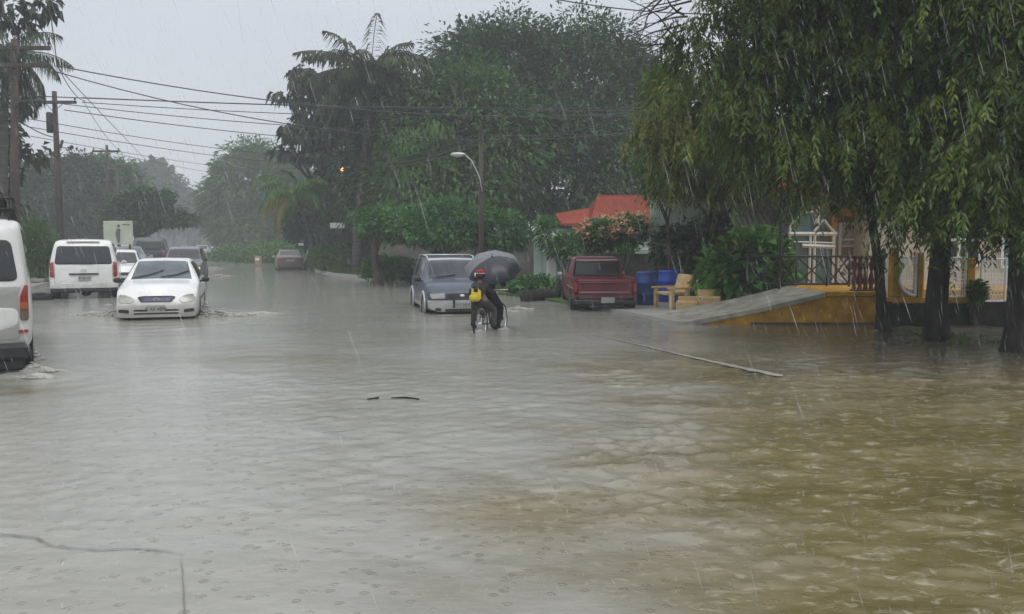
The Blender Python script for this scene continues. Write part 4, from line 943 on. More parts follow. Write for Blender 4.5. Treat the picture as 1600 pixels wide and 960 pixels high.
w = f.build('window', M['white_trim'], t); MB().box((cx_, yy + .03, cz_), (.74, .02, .6)).build('pane', mat('curtain', (.5, .5, .48), .6, var=.2, nscale=5), w)
MB().box((hx(1000), -1.06, hz(392) / 2), (hx(1075) - hx(925), .06, hz(392))).build('wall_base', M['mint_wall'], t)

# porch house with conservatory front, behind the terrace
PY = 22.5
def X_(px, Y=PY): return (px - CX) / F * Y
def Z_(py, Y=PY): return at(800, py, Y).z
ho = Vector((X_(1290), PY, .6)); t = thing('house', 'orange and white porch house with glazed green conservatory behind railing', 'house', ho)
def B(mb, px0, px1, py0, py1, y=0., th=.15, Y=PY):
    z0, z1 = Z_(py1, Y) - ho.z, Z_(py0, Y) - ho.z; xa, xb = X_(px0, Y) - ho.x, X_(px1, Y) - ho.x
    mb.box(((xa + xb) / 2, Y - PY + y + th / 2, (z0 + z1) / 2), (xb - xa, th, z1 - z0)); return mb
mb = MB(); B(mb, 1296, 1310, 340, 445); B(mb, 1345, 1392, 330, 445); B(mb, 1310, 1345, 400, 445); B(mb, 1296, 1392, 318, 340, .01); B(mb, 1310, 1345, 340, 350, .005); mb.build('wall', M['brown_wall'], t)
mb = MB(); B(mb, 1190, 1296, 300, 445, 2.2, .15); B(mb, 1392, 1420, 300, 445, .4); mb.box((X_(1290) - ho.x, 4.6, 1.4), (8.0, .2, 2.9)); mb.build('back_wall', M['mint_wall'], t)
mb = MB(); B(mb, 1291, 1298, 325, 448, -.3, .12); B(mb, 1296, 1392, 326, 338, -.25, .14); mb.build('column', M['orange_wall'], t)
mb = MB(); B(mb, 1060, 1420, 296, 306, -.8, .1); mb.build('fascia', M['orange_wall'], t)
rf = MB(); xa, xb = X_(1050) - ho.x, X_(1430) - ho.x; z0 = Z_(296) - ho.z
rf.add([(xa, -.9, z0), (xb, -.9, z0), (xb, 4.8, z0 + 1.3), (xa, 4.8, z0 + 1.3), (xa, -.9, z0 - .08), (xb, -.9, z0 - .08), (xb, 4.8, z0 + 1.2), (xa, 4.8, z0 + 1.2)], [(0, 1, 2, 3), (7, 6, 5, 4), (0, 4, 5, 1), (1, 5, 6, 2), (2, 6, 7, 3), (3, 7, 4, 0)]); rf.build('roof', M['red_roof'], t)
w = MB(); B(w, 1308, 1312, 348, 402, -.05, .1); B(w, 1343, 1347, 348, 402, -.05, .1); B(w, 1312, 1343, 348, 351, -.05, .1); B(w, 1312, 1343, 373, 376, -.05, .1); B(w, 1312, 1343, 384, 386, -.045, .08); w = w.build('window', M['white_trim'], t)
g_ = MB(); B(g_, 1311, 1344, 351, 384, -.0, .03); g_.build('pane', mat('pale_pane', (.45, .44, .45), .3, var=.35, nscale=4), w); g_ = MB(); B(g_, 1311, 1344, 386, 402, .01, .03); g_.build('pane', M['brown_wall'], w)
# conservatory: white frame, gabled heads, green glass
c = MB()
def bar(p, q, r=.035, y=-.6): c.tube([(X_(p[0]) - ho.x, y, Z_(p[1]) - ho.z), (X_(q[0]) - ho.x, y, Z_(q[1]) - ho.z)], r, 4)
for px in (1221, 1252, 1259, 1288): bar((px, 365), (px, 446))
bar((1219, 366), (1292, 366), .05); bar((1219, 445), (1292, 445), .07); bar((1221, 356), (1238, 333)); bar((1238, 333), (1262, 333), .03); bar((1262, 320), (1262, 350), .06); bar((1258, 362), (1272, 345)); bar((1272, 345), (1290, 366)); bar((1221, 356), (1221, 366)); bar((1225, 378), (1290, 380), .02); bar((1240, 384), (1290, 386), .05)
cons = c.build('conservatory', M['white_trim'], t)
g_ = MB(); B(g_, 1222, 1251, 367, 444, -.56, .02); B(g_, 1260, 1288, 388, 444, -.56, .02); g_.extrude_poly([(X_(1223) - ho.x, -.55, Z_(364) - ho.z), (X_(1256) - ho.x, -.55, Z_(364) - ho.z), (X_(1250) - ho.x, -.55, Z_(335) - ho.z), (X_(1238) - ho.x, -.55, Z_(335) - ho.z)], (0, .02, 0)); g_.build('glass_pane', M['green_glass'], cons)
# white lattice door
d = MB()
def dbar(p, q, r=.022): d.tube([(X_(p[0]) - ho.x, -.4, Z_(p[1]) - ho.z), (X_(q[0]) - ho.x, -.4, Z_(q[1]) - ho.z)], r, 4)
for k in range(4): dbar((1300 + k * 8, 444), (1328, 416 + k * 8)); dbar((1300, 404 + k * 10), (1328 - k * 2, 444)) ; dbar((1300, 440 - k * 9), (1300 + 9 + k * 8, 402))
B(d, 1299, 1329, 430, 446, -.38, .03); B(d, 1299, 1301, 400, 446, -.42, .05); B(d, 1327, 1329, 400, 446, -.42, .05); d.build('lattice_door', M['white_iron'], t)
# grey metal awning
aw = thing('awning', 'grey corrugated metal awning left of the conservatory', 'awning', (X_(1185, 24), 24, 0)); mb = MB(); n = 40; vs = []
for i in range(n + 1):
    x = (i / n - .5) * 1.75; z = .02 * math.sin(i * 1.6); vs += [(x, -.9, 1.95 + z), (x, .9, 3.0 + z), (x, -.9, 1.93 + z), (x, .9, 2.98 + z)]
mb.add(vs, [(4 * i, 4 * i + 4, 4 * i + 5, 4 * i + 1) for i in range(n)] + [(4 * i + 2, 4 * i + 3, 4 * i + 7, 4 * i + 6) for i in range(n)]); mb.build('sheet', M['grey_roof'], aw)
for x in (-.8, .8):
    MB().tube([(x, -.85, 0), (x, -.85, 1.93)], .03, 8).build('post', M['dark_iron'], aw); MB().tube([(x, .85, 0), (x, .85, 2.9)], .03, 8).build('post', M['dark_iron'], aw)
# beige neighbour house
hb = Vector((X_(1520, 21.5), 21.5, 0)); t2 = thing('house', 'plain beige house wall with barred window behind the white iron fence', 'house', hb)
mb = MB(); mb.box((.5, 2.0, 1.75), (6.4, 4, 3.5)); mb.build('wall', M['beige_wall'], t2)
mb = MB(); z0 = 3.3; mb.add([(-3.2, -.9, z0), (4.3, -.9, z0), (4.3, 4.4, z0 + 1), (-3.2, 4.4, z0 + 1), (-3.2, -.9, z0 - .1), (4.3, -.9, z0 - .1), (4.3, 4.4, z0 + .9), (-3.2, 4.4, z0 + .9)], [(0, 1, 2, 3), (7, 6, 5, 4), (0, 4, 5, 1), (1, 5, 6, 2), (2, 6, 7, 3), (3, 7, 4, 0)]); mb.build('roof', M['grey_roof'], t2)
w = MB(); wx = X_(1495, 21.5) - hb.x
for dx in (-.55, 0, .55): w.box((wx + dx, -.03, 1.75), (.07, .06, 1.3))
for dz in (1.1, 1.75, 2.4): w.box((wx, -.035, dz), (1.2, .06, .07))
w = w.build('window', M['white_trim'], t2); MB().box((wx, -.01, 1.75), (1.1, .015, 1.25)).build('pane', M['glass'], w)
w = MB(); wx2 = X_(1590, 21.5) - hb.x
for dx in (-.45, .45): w.box((wx2 + dx, -.03, 1.6), (.07, .06, 1.1))
for dz in (1.05, 2.15): w.box((wx2, -.035, dz), (.97, .06, .07))
w = w.build('window', M['white_trim'], t2); MB().box((wx2, -.01, 1.6), (.9, .015, 1.05)).build('pane', M['wind_glass'], w)

# terrace, ramp, railing
rp = thing('ramp', 'sloping grey concrete driveway ramp with mustard yellow side wall', 'ramp', (5.5, 17.0, 0))
def rx_(px): return (px - CX) / F * 17.0 - 5.5
s = MB(); xs = [rx_(1062), rx_(1100), rx_(1180), rx_(1250), rx_(1290)]; zs = [.035, .12, .32, .53, .66]; vs = []
for x, z in zip(xs, zs): vs += [(x - .0, -.06, z), (x + .0, 2.3, z + .02), (x, -.06, z - .09), (x, 2.3, z - .07)]
s.add(vs, [f for i in range(4) for f in ((4 * i, 4 * i + 4, 4 * i + 5, 4 * i + 1), (4 * i + 2, 4 * i + 3, 4 * i + 7, 4 * i + 6), (4 * i, 4 * i + 2, 4 * i + 6, 4 * i + 4), (4 * i + 1, 4 * i + 5, 4 * i + 7, 4 * i + 3))] + [(0, 1, 3, 2), (16, 18, 19, 17)]); s.build('ramp_surface', M['concrete'], rp)
s = MB(); poly = [(rx_(1100), -.1)] + [(x, z - .092) for x, z in zip(xs[1:], zs[1:])] + [(rx_(1383), .57), (rx_(1383), -.1)]; s.extrude_poly([(x, 0, z) for x, z in poly], (0, 2.25, 0)); s.build('side_wall', M['yellow_wall'], rp)
MB().bbox((( rx_(1292) + rx_(1385)) / 2, 1.1, .625), (rx_(1385) - rx_(1292), 2.3, .10), .012).build('landing', M['yellow_wall'], rp)
MB().bbox(((rx_(1240) + rx_(1383)) / 2, -.012, -.0), (rx_(1383) - rx_(1110), .05, .08), .01).build('wall_foot', M['soil'], rp)
tr = thing('terrace', 'raised terrace floor with mustard brown edge under the railing', 'terrace', (9.0, 19.35, 0)); MB().box((.55, 3.5, .28), (6.3, 7.0, .60)).build('floor', M['orange_wall'], tr)
rl = thing('railing', 'black metal railing with crossed bars on the terrace edge', 'railing', (X_(1272, 19.45), 19.45, .58))
def RX(px): return (px - 1272) / F * 19.45
def RZ(py): return at(800, py, 19.45).z - .58
r = MB(); r.tube([(RX(1165), 0, RZ(401)), (RX(1328), 0, RZ(401))], .028, 8); r.tube([(RX(1165), 0, RZ(444)), (RX(1328), 0, RZ(444))], .025, 8); r.build('rail', M['dark_iron'], rl, smooth=True)
for px in (1168, 1218, 1244, 1292, 1327): MB().tube([(RX(px), 0, 0), (RX(px), 0, RZ(400))], .028 if px != 1218 else .035, 8).build('post', M['dark_iron'], rl, smooth=True)
for a_, c_ in ((1170, 1217), (1220, 1243), (1246, 1291), (1294, 1326)):
    x = MB(); m_ = (a_ + c_) / 2; x.tube([(RX(a_), 0, RZ(443)), (RX(c_), 0, RZ(402))], .017, 6); x.tube([(RX(a_), .03, RZ(402)), (RX(c_), .03, RZ(443))], .017, 6); x.tube([(RX(a_), -.02, RZ(422)), (RX(m_), -.02, RZ(443))], .014, 6); x.tube([(RX(m_), -.02, RZ(402)), (RX(c_), -.02, RZ(422))], .014, 6); x.build('cross_brace', M['dark_iron'], rl)
pp = thing('porch_pole', 'thin tall dark pole rising from the railing beside the broad leaved bush', 'pole', (X_(1218, 19.1), 19.1, .0)); MB().tube([(0, 0, .0), (0, 0, 3.0)], .035, 10).build('pole', M['dark_iron'], pp, smooth=True)
MB().bbox((0, 0, .02), (.16, .16, .04), .01).build('base_plate', M['dark_iron'], pp)
# dark red baluster panel
bl = thing('balustrade', 'dark reddish turned baluster panel on the yellow ramp landing', 'balustrade', (X_(1357, 17.2), 17.2, .677))
n = 6; wd = (1384 - 1331) / F * 17.2
for k in range(n):
    x = -wd / 2 + wd * (k + .5) / n; MB().lathe([(.05, 0), (.05, .04), (.035, .07), (.062, .17), (.04, .30), (.025, .36), (.04, .42), (.058, .52), (.03, .60), (.05, .64)], (x, 0, .03), 12).build('baluster', M['brown_iron'], bl, smooth=True, angle=50)
for z_, h_ in ((.70, .06), (.018, .035)): MB().bbox((0, 0, z_), (wd + .04, .12, h_), .008).build('rail', M['brown_iron'], bl)
gp_ = thing('gate_post', 'slim white post at the end of the yellow ramp wall', 'post', (X_(1386, 17.0), 17.0, 0)); MB().bbox((0, 0, 1.1), (.05, .05, 2.3), .01).build('post', M['white_iron'], gp_)

# yellow fence with white iron panels on a wet stone base
FY = 15.95
fx = lambda px: (px - CX) / F * FY; fz = lambda py: at(800, py, FY).z
fo = Vector((fx(1460), FY, 0)); t = thing('fence', 'yellow pillared fence with curly white iron panels on a black stone base', 'fence', fo)
MB().box((fx(1520) - fo.x, .15, .24), (fx(1660) - fx(1380), .3, .58)).build('stone_base', M['black_wall'], t)
MB().bbox(((fx(1395) + fx(1523)) / 2 - fo.x, .10, (fz(465) + fz(474)) / 2), (fx(1523) - fx(1395), .24, fz(465) - fz(474)), .012).build('beam', M['yellow_wall'], t)
for a_, c_, top in ((1395, 1404, 388), (1434, 1443, 395), (1511, 1524, 404)): MB().bbox(((fx(a_) + fx(c_)) / 2 - fo.x, .10, (fz(top) + fz(465)) / 2 + .002), (fx(c_) - fx(a_), .22, fz(top) - fz(465)), .015).build('pillar', M['yellow_wall'], t)
mb = MB(); pts = [(1404, 392)] + [(1405, 430)] + [(1404 + 29 * (1 - math.cos(a_)), 430 + 24 * math.sin(a_)) for a_ in np.linspace(.2, PI / 2, 8)] + [(1434, 465), (1404, 465)]
mb.extrude_poly([(fx(x) - fo.x, .05, fz(y)) for x, y in pts], (0, .12, 0)); mb.build('panel', M['yellow_wall'], t)
def iron(px0, px1, py0, py1, curved=False, door=False, lab=None):
    m_ = MB(); xa, xb, z0, z1 = fx(px0) - fo.x, fx(px1) - fo.x, fz(py1), fz(py0); y = .02
    m_.tube([(xa, y, z1), (xb, y, z1)], .016, 6); m_.tube([(xb, y, z0), (xb, y, z1 + .1)], .022, 6); m_.tube([(xa, y, z0 if not curved else (z0 + z1) / 2), (xa, y, z1)], .020, 6)
    if not curved: m_.tube([(xa, y, z0), (xb, y, z0)], .016, 6)
    else: m_.tube([(xa + (xb - xa) * (1 - math.cos(a_)), y, (z0 + z1) / 2 - ((z1 - z0) / 2) * math.sin(a_)) for a_ in np.linspace(0, PI / 2, 10)], .028, 6)
    nb = 7
    for k in range(1, nb):
        x = xa + (xb - xa) * k / nb; zb = z0 if not curved else (z0 + z1) / 2 - (z1 - z0) / 2 * math.sin(math.acos(1 - k / nb)); m_.tube([(x, y, zb), (x, y, z1)], .0055, 5)
        for q in range(5):
            zc = z0 + (z1 - z0) * (q + .5) / 5
            if zc < zb + .04: continue
            R_ = .040; m_.tube([(x + R_ * math.cos(a_) * (1 if q % 2 else -1), y - .005, zc + R_ * 1.3 * math.sin(a_)) for a_ in np.linspace(-2.2, 2.2, 9)], .006, 5)
    return m_.build('iron_panel', M['white_iron'], t)
iron(1406, 1432, 402, 462, True); iron(1480, 1510, 403, 464); iron(1534, 1572, 405, 471); iron(1590, 1640, 415, 470)
MB().box((fx(1450) - fo.x, .3, (fz(405) + fz(465)) / 2), (fx(1452) - fx(1446) + .05, .05, fz(405) - fz(465))).build('side_panel', M['grey_roof'], t)

# ------------------------------------------------------------ barrels, benches, log, tyre, rubble
def barrel(loc, label, m, top=None):
    t = thing('barrel', label, 'barrel', loc, random.random(), 'blue plastic barrels by the stone wall'); h, r = .86, .27
    pr = [(r * .93, 0), (r * .99, .03), (r, .06)]
    for z in (.27, .56): pr += [(r, z - .03), (r * 1.035, z - .015), (r * 1.035, z + .015), (r, z + .03)]
    pr += [(r, h - .06), (r * .98, h - .02), (r * .92, h), (r * .88, h - .02), (.001, h - .025)]
    MB().lathe(pr, n=28).build('drum', m, t, smooth=True, angle=40)
    q = MB(); q.lathe([(r * .96, h - .07), (r * 1.04, h - .065), (r * 1.04, h - .03), (r * .96, h - .025)], n=28, closed=True); q.build('rim_band', m, t, smooth=True, angle=40)
    q = MB(); q.lathe([(.04, h - .03), (.04, h + .002), (.001, h + .002)], (.12, 0, 0), 12); q.build('bung', M['plastic'], t)
    return t
p = at(1011, 478, 21.6); barrel((p.x, 21.7, .066), 'dull blue plastic drum standing right behind the red pickup', M['blue_plastic'])
p = at(1045, 470, 22.6); barrel((p.x, 22.7, .066), 'bright blue plastic drum half hidden behind the yellow bench', M['blue_bright'])
bc = at(1050, 480, 20.6); t = thing('bench', 'yellow and cream concrete garden bench with tall sloping back', 'bench', (bc.x, 20.6, .064), rad(-68))
mb = MB(); mb.bbox((0, 0, .36), (.62, .55, .08), .02); mb.build('seat', M['bench_yellow'], t)
MB().bbox((0, .32, .56), (.62, .09, .55), .02, rx=-.32).build('backrest', M['bench_yellow'], t)
for sx in (-.36, .36):
    MB().bbox((sx, 0, .50), (.12, .70, .05), .012).build('armrest', M['bench_yellow'], t); MB().bbox((sx, -.24, .24), (.10, .10, .48), .012).build('leg', M['bench_yellow'], t); MB().bbox((sx, .2, .24), (.10, .10, .48), .012).build('leg', M['bench_yellow'], t)
bc = at(1092, 488, 19.7); t = thing('bench', 'low yellow concrete block bench beside the foot of the ramp', 'bench', (bc.x, 19.75, .064), rad(-12)); t.scale = (.82, .85, .8)
MB().bbox((-.32, 0, .15), (.62, .5, .26), .03).build('seat', M['bench_yellow'], t); MB().bbox((.32, .12, .22), (.62, .45, .40), .03).build('seat', M['bench_yellow'], t); MB().bbox((.30, .38, .44), (.66, .10, .34), .02, rx=-.12).build('backrest', M['bench_yellow'], t); MB().bbox((-.28, .30, .30), (.6, .10, .2), .02).build('backrest', M['bench_yellow'], t)
lg = MB(); a = gp(818, 466, .1); b_ = gp(882, 462, .1); lg.tube([a, a.lerp(b_, .3) + Vector((0, 0, .06)), a.lerp(b_, .7) + Vector((0, .1, .03)), b_ + Vector((0, 0, .12))], [.15, .19, .17, .20], 14); lg.tube([a.lerp(b_, .7), a.lerp(b_, .8) + Vector((.1, .2, .45))], [.09, .05], 8)
tag(lg.build('log', M['bark_dark'], smooth=True), 'black wet log lying at the water edge beside the red pickup', 'log')
def tyre(loc, rot, label):
    q = MB(); R_, r_ = .22, .105; pr = [(R_ + r_ * math.cos(a_), r_ * .85 * math.sin(a_)) for a_ in np.linspace(0, 2 * PI, 13)[:-1]]; q.lathe(pr, n=26, closed=True); o = q.build('tyre', M['rubber'], smooth=True); o.location = loc; o.rotation_euler = rot; tag(o, label, 'tyre'); return o
p = gp(64, 466, .05); tyre((p.x, p.y, .08), (.12, .1, 0), 'black tyre lying in the water left of the white van')
for i, (px, py, s) in enumerate(((60, 428, .35), (72, 420, .42), (66, 412, .3), (78, 427, .3), (52, 418, .3))):
    q = MB(); q.bbox((0, 0, s * .25), (s * 1.5, s, s * .5), s * .15, rz=i * .7); o = q.build('rubble_block', M['concrete'], smooth=False); p = gp(px, py + 14, .078); o.location = p; o.rotation_euler = (.0, .0, i); tag(o, 'pale broken concrete block lying on the left verge', 'rubble', 'broken blocks on the left verge')
# advertising panel
p = at(186, 395, 45); t = thing('billboard', 'faded pale green advertising panel with dark standing figure', 'billboard', (p.x, 45, .05)); w_, z0, z1 = 45 / F * 45, at(0, 384, 45).z, at(0, 347, 45).z
MB().bbox((0, 0, (z0 + z1) / 2), (w_, .12, z1 - z0), .02).build('board', mat('faded_poster', (.42, .50, .36), .6, col2=(.58, .62, .50), nscale=1.3), t)
q = MB(); q.tube([(.05, -.07, z0 + .1), (.0, -.07, z0 + .6), (.05, -.07, z0 + .85)], [.06, .12, .09], 8); q.ball((.05, -.07, z0 + 1.0), (.08, .03, .09)); q.bbox((.45, -.065, z1 - .2), (.4, .02, .06), .01); q.build('printed_figure', mat('poster_dark', (.12, .16, .13), .6), t)
for x in (-.6, .6): MB().tube([(x, 0, 0), (x, 0, z0)], .06, 8).build('post', M['dark_iron'], t)
# little signs and posts near the bend
p = at(403, 404, 62); t = thing('marker_post', 'short brown marker post with pale cap by the far hedge', 'post', (p.x, 62, .05)); MB().bbox((0, 0, .35), (.45, .3, .7), .05).build('post', M['brown_wall'], t); MB().bbox((0, -.155, .45), (.3, .02, .2), .01).build('plate', M['white_trim'], t)
p = at(478, 400, 56); t = thing('leaning_board', 'pale board leaning beside the coconut palm trunk', 'board', (p.x, 56, .05)); MB().bbox((0, 0, .75), (.09, .04, 1.7), .01, ry=.35).build('pole', M['mint_wall'], t); MB().bbox((-.32, 0, 1.55), (.35, .04, .16), .01).build('board', M['white_trim'], t)
p = at(527, 352, 49); t = thing('wall_sign', 'small white sign in the dark trees behind the palm', 'sign', (p.x, 49, .05)); z_ = at(0, 354, 49).z; MB().bbox((0, 0, z_), (.85, .05, .32), .02).build('board', M['white_trim'], t); MB().tube([(0, .05, 0), (0, .05, z_)], .04, 8).build('post', M['dark_iron'], t)

# ------------------------------------------------------------ poles, lamps and wires
def crossarm(mb, z, w, x=0, rz=0, y=-.12): mb.bbox((x, y, z), (w, .11, .13), .012, rz=rz)
def insul(parent, x, z, rz=0):
    MB().lathe([(.02, 0), (.02, .06), (.05, .07), (.05, .10), (.035, .12), (.045, .14), (.02, .18), (.001, .19)], (x, -.12, z), 10).build('insulator', M['plastic'], parent, smooth=True)
WP = {}
def pole(key, name, label, px, Y, ztop, arms, r=.15, tfm=None, lean=0, group='utility poles along the left verge'):
    b_ = base_at(px, Y, .0); t = thing(name, label, 'utility pole', b_, 0, group)
    MB().tube([(0, 0, -.2), (lean * .5, 0, ztop * .5), (lean, 0, ztop)], [r, r * .85, r * .62], 12).build('pole', M['wood_pole'], t, smooth=True)
    for z, x0, x1 in arms:
        a_ = MB(); a_.bbox(((x0 + x1) / 2 + lean, -.16, z), (x1 - x0, .11, .14), .012); a_.build('crossarm', M['wood_pole'], t)
        for x in (x0 + .08, x1 - .08): insul(t, x + lean, z + .06)
        if x1 > .5 and x0 < -.3: s = MB(); s.tube([(x1 * .5 + lean, -.16, z), (lean, -.14, z - .45)], .015, 6); s.tube([(x0 * .5 + lean, -.16, z), (lean, -.14, z - .45)], .015, 6); s.build('brace', M['dark_iron'], t)
    WP[key] = b_ + Vector((lean, 0, 0)); return t
zt = lambda py, Y: at(CX, py, Y).z
t = pole('A', 'utility_pole', 'nearest wooden utility pole with two crossarms among palm fronds', 22, 30, zt(62, 30), [(zt(77, 30), -.9, 1.35), (zt(104, 30), -.9, 1.3)], .17, lean=.35)
s = MB(); s.tube([(.35, -.1, zt(170, 30)), (.6, -.2, zt(160, 30)), (1.15, -.25, zt(158, 30))], .028, 8); a_ = s.build('lamp_arm', M['dark_iron'], t, smooth=True)
MB().ball((1.3, -.25, zt(160, 30)), (.2, .11, .07), 12).build('lamp_head', M['plastic'], t, smooth=True)
for k in range(6): MB().ball((.48, -.2, zt(185 + k * 14, 30)), (.05, .05, .06), 8).build('spool', M['plastic'], t, smooth=True)
t = pole('B', 'utility_pole', 'second wooden utility pole with single crossarm and grey transformer can', 96, 40, zt(143, 40), [(zt(161, 40), -.75, 1.1)], .17, lean=-.02)
MB().lathe([(.12, 0), (.14, .03), (.14, .9), (.1, .96), (.001, .98)], (-.28, -.05, zt(208, 40)), 14).build('fuse_case', M['dark_iron'], t, smooth=True)
MB().lathe([(.16, 0), (.19, .03), (.19, .42), (.14, .48), (.001, .5)], (-.72, -.2, zt(168, 40)), 14).build('transformer', M['grey_wall'], t, smooth=True)
s = MB(); s.tube([(.05, -.1, zt(222, 40)), (.35, -.15, zt(232, 40)), (.72, -.2, zt(232, 40))], .022, 6); s.ball((.80, -.2, zt(231, 40)), (.1, .08, .1), 10); s.bbox((.3, -.15, zt(226, 40)), (.1, .1, .4), .02, ry=.3); s.build('camera_bracket', M['dark_iron'], t)
pole('C', 'utility_pole', 'third smaller utility pole with one crossarm above the flat topped tree', 173, 62, zt(227, 62), [(zt(237, 62), -1.0, 1.0)], .15)
pole('D', 'utility_pole', 'fourth utility pole partly sunk behind the roadside trees', 187, 80, zt(253, 80), [(zt(259, 80), -.9, 1.1)], .15)
pole('E', 'utility_pole', 'faint utility pole near the vanishing point', 295, 170, zt(312, 170), [(zt(316, 170), -1, 1), (zt(322, 170), -1, 1)], .15)
# right hand poles with street lamps
def lamp_pole(key, label, px, Y, ptop, arm, head, lit=False):
    b_ = base_at(px, Y, .0); t = thing('street_lamp', label, 'street lamp', b_); k = Y / F
    MB().tube([(0, 0, -.2), (0, 0, zt(ptop, Y))], [.11, .075], 12).build('pole', M['wood_pole'], t, smooth=True)
    pts = [((x - px) * k, -.12, zt(y, Y)) for x, y in arm]; MB().tube(pts, .018, 8).build('arm', M['silver_paint'], t, smooth=True)
    hx_, hz_ = (head[0] - px) * k, zt(head[1], Y)
    h = MB(); h.ball((hx_, -.12, hz_), (.27, .10, .07), 16); hd = h.build('lamp_head', M['silver_paint'] if not lit else M['grey_wall'], t, smooth=True)
    if lit:
        m_ = bpy.data.materials.new('sodium_glow'); m_.use_nodes = True; bs = m_.node_tree.nodes['Principled BSDF']; bs.inputs['Base Color'].default_value = (1, .4, .1, 1); bs.inputs['Emission Color'].default_value = (1, .30, .08, 1); bs.inputs['Emission Strength'].default_value = 9
        MB().ball((hx_, -.14, hz_ - .06), (.11, .1, .10), 12).build('bulb', m_, hd, smooth=True)
    else: MB().ball((hx_, -.12, hz_ - .03), (.22, .10, .075), 14).build('lens', M['lamp_glass'], hd, smooth=True)
    a_ = MB(); a_.bbox((0, -.12, zt(ptop + 5, Y)), (.08, .1, .5), .01); a_.build('bracket', M['dark_iron'], t); WP[key] = b_
    return t
lamp_pole('R1', 'unlit street lamp on dark pole rising in front of the clipped hedge tree', 752, 29, 205, [(754, 300), (750, 278), (738, 252), (728, 243)], (717, 242))
lamp_pole('R2', 'glowing orange street lamp on the pole by the tall palm', 566, 46, 240, [(566, 290), (562, 262), (552, 262), (545, 262)], (538, 263), True)
s = MB()
def wire(p, q, sag, r, label, group='overhead wires crossing the road'):
    mb = MB(); p, q = Vector(p), Vector(q); n = 22; mb.tube([p.lerp(q, i / n) - Vector((0, 0, sag * 4 * (i / n) * (1 - i / n))) for i in range(n + 1)], r, 5)
    return tag(mb.build('wire', M['wire']), label, 'wire', group)
W_ = [((88, 103, 30), (1045, 172, 40), .9, .022, 'black wire from the lower crossarm of the nearest pole sloping over the road'),
      ((86, 112, 30), (1040, 200, 36), 1.3, .020, 'black wire just under the highest one crossing towards the tall trees'),
      ((45, 150, 30), (1050, 168, 42), .2, .018, 'long level wire running just above the second pole crossarm'),
      ((128, 153, 40), (1050, 174, 44), .15, .030, 'thickest dark wire running level from the second pole crossarm'),
      ((128, 160, 40), (1040, 178, 44), .4, .020, 'thin wire directly under the thickest level wire'),
      ((100, 163, 40), (1000, 210, 44), .5, .020, 'wire dipping below the level bundle over the road'),
      ((100, 172, 40), (600, 225, 52), .2, .022, 'dark wire sloping from the second pole to the broad leaved tree'),
      ((40, 185, 30), (560, 250, 56), .3, .014, 'faint wire sloping past the third pole'),
      ((42, 198, 30), (560, 262, 60), .3, .014, 'faint wire under the one passing the third pole'),
      ((42, 212, 30), (430, 268, 70), .2, .012, 'lowest faint wire above the left roadside trees'),
      ((173, 238, 62), (440, 282, 75), .3, .014, 'far thin wire leaving the third pole to the right'),
      ((130, 158, 40), (190, 238, 62), .3, .014, 'short wire joining the second and third poles'),
      ((190, 238, 62), (202, 259, 80), .3, .016, 'short wire joining the third and fourth poles'),
      ((90, 103, 30), (134, 158, 40), .3, .016, 'wire joining the nearest and second poles'),
      ((74, -20, 18), (90, 103, 30), .1, .014, 'wire coming from above the camera to the nearest pole'),
      ((88, 103, 30), (300, 315, 150), .4, .016, 'thin slack wire running down the left verge to the distance'),
      ((204, 260, 80), (300, 315, 150), .6, .02, 'far wire converging on the vanishing point'),
      ((40, 195, 30), (90, 215, 40), .1, .022, 'short thick cable between the first two poles'),
      ((748, 209, 29), (566, 246, 46), .35, .016, 'upper wire between the two lamp poles'),
      ((748, 220, 29), (566, 252, 46), .35, .022, 'middle wire between the two lamp poles'),
      ((748, 226, 29), (566, 258, 46), .35, .018, 'lower wire between the two lamp poles'),
      ((566, 250, 46), (330, 258, 62), .4, .016, 'wire leaving the lit lamp pole towards the misty tree'),
      ((748, 209, 29), (1010, 175, 22), .3, .012, 'wire from the near lamp pole into the drooping tree'),
      ((800, -15, 17), (1120, 22, 18), .12, .012, 'dark wire crossing the sky at the top of the photo')]
for p, q, sg_, r, lb in W_: wire(at(*p), at(*q), sg_, r, lb)
# ------------------------------------------------------------ trees and plants
LM = {}
LM['street'] = leafmat('street_tree_leaves', [(.014, .036, .010), (.042, .088, .020), (.12, .19, .035), (.30, .34, .065)], .42, .3, 1.1)
LM['street_bright'] = leafmat('bright_leaves', [(.03, .07, .012), (.07, .15, .02), (.16, .24, .035)], .45, .3, .9)
LM['mango'] = leafmat('mango_leaves', [(.024, .08, .02), (.065, .16, .038), (.15, .27, .065)], .5, .15, .35)
LM['mango_dark'] = leafmat('dark_mango_leaves', [(.018, .058, .022), (.045, .12, .042), (.11, .20, .068)], .5, .12, .35)
LM['mango_light'] = leafmat('light_mango_leaves', [(.035, .10, .02), (.065, .155, .03), (.12, .21, .045)], .5, .2, .45)
LM['bread'] = leafmat('breadfruit_leaves', [(.020, .032, .018), (.038, .058, .026), (.075, .095, .04)], .4, .12, .6)
LM['palm'] = leafmat('palm_leaflets', [(.022, .038, .018), (.042, .062, .03), (.085, .105, .05)], .5, .15, .5)
LM['hedge'] = leafmat('bright_hedge_leaves', [(.022, .075, .02), (.055, .17, .04), (.14, .30, .09)], .5, .25, .9)
LM['bush'] = leafmat('broad_bush_leaves', [(.05, .15, .025), (.10, .27, .045), (.20, .40, .08)], .38, .25, 1.2)
LM['dull'] = leafmat('dull_leaves', [(.025, .052, .022), (.042, .08, .034), (.065, .105, .045)], .55, .15, .4)
LM['flowers'] = leafmat('orange_petals', [(.50, .20, .10), (.66, .38, .24), (.74, .58, .42)], .6, .3, 2)

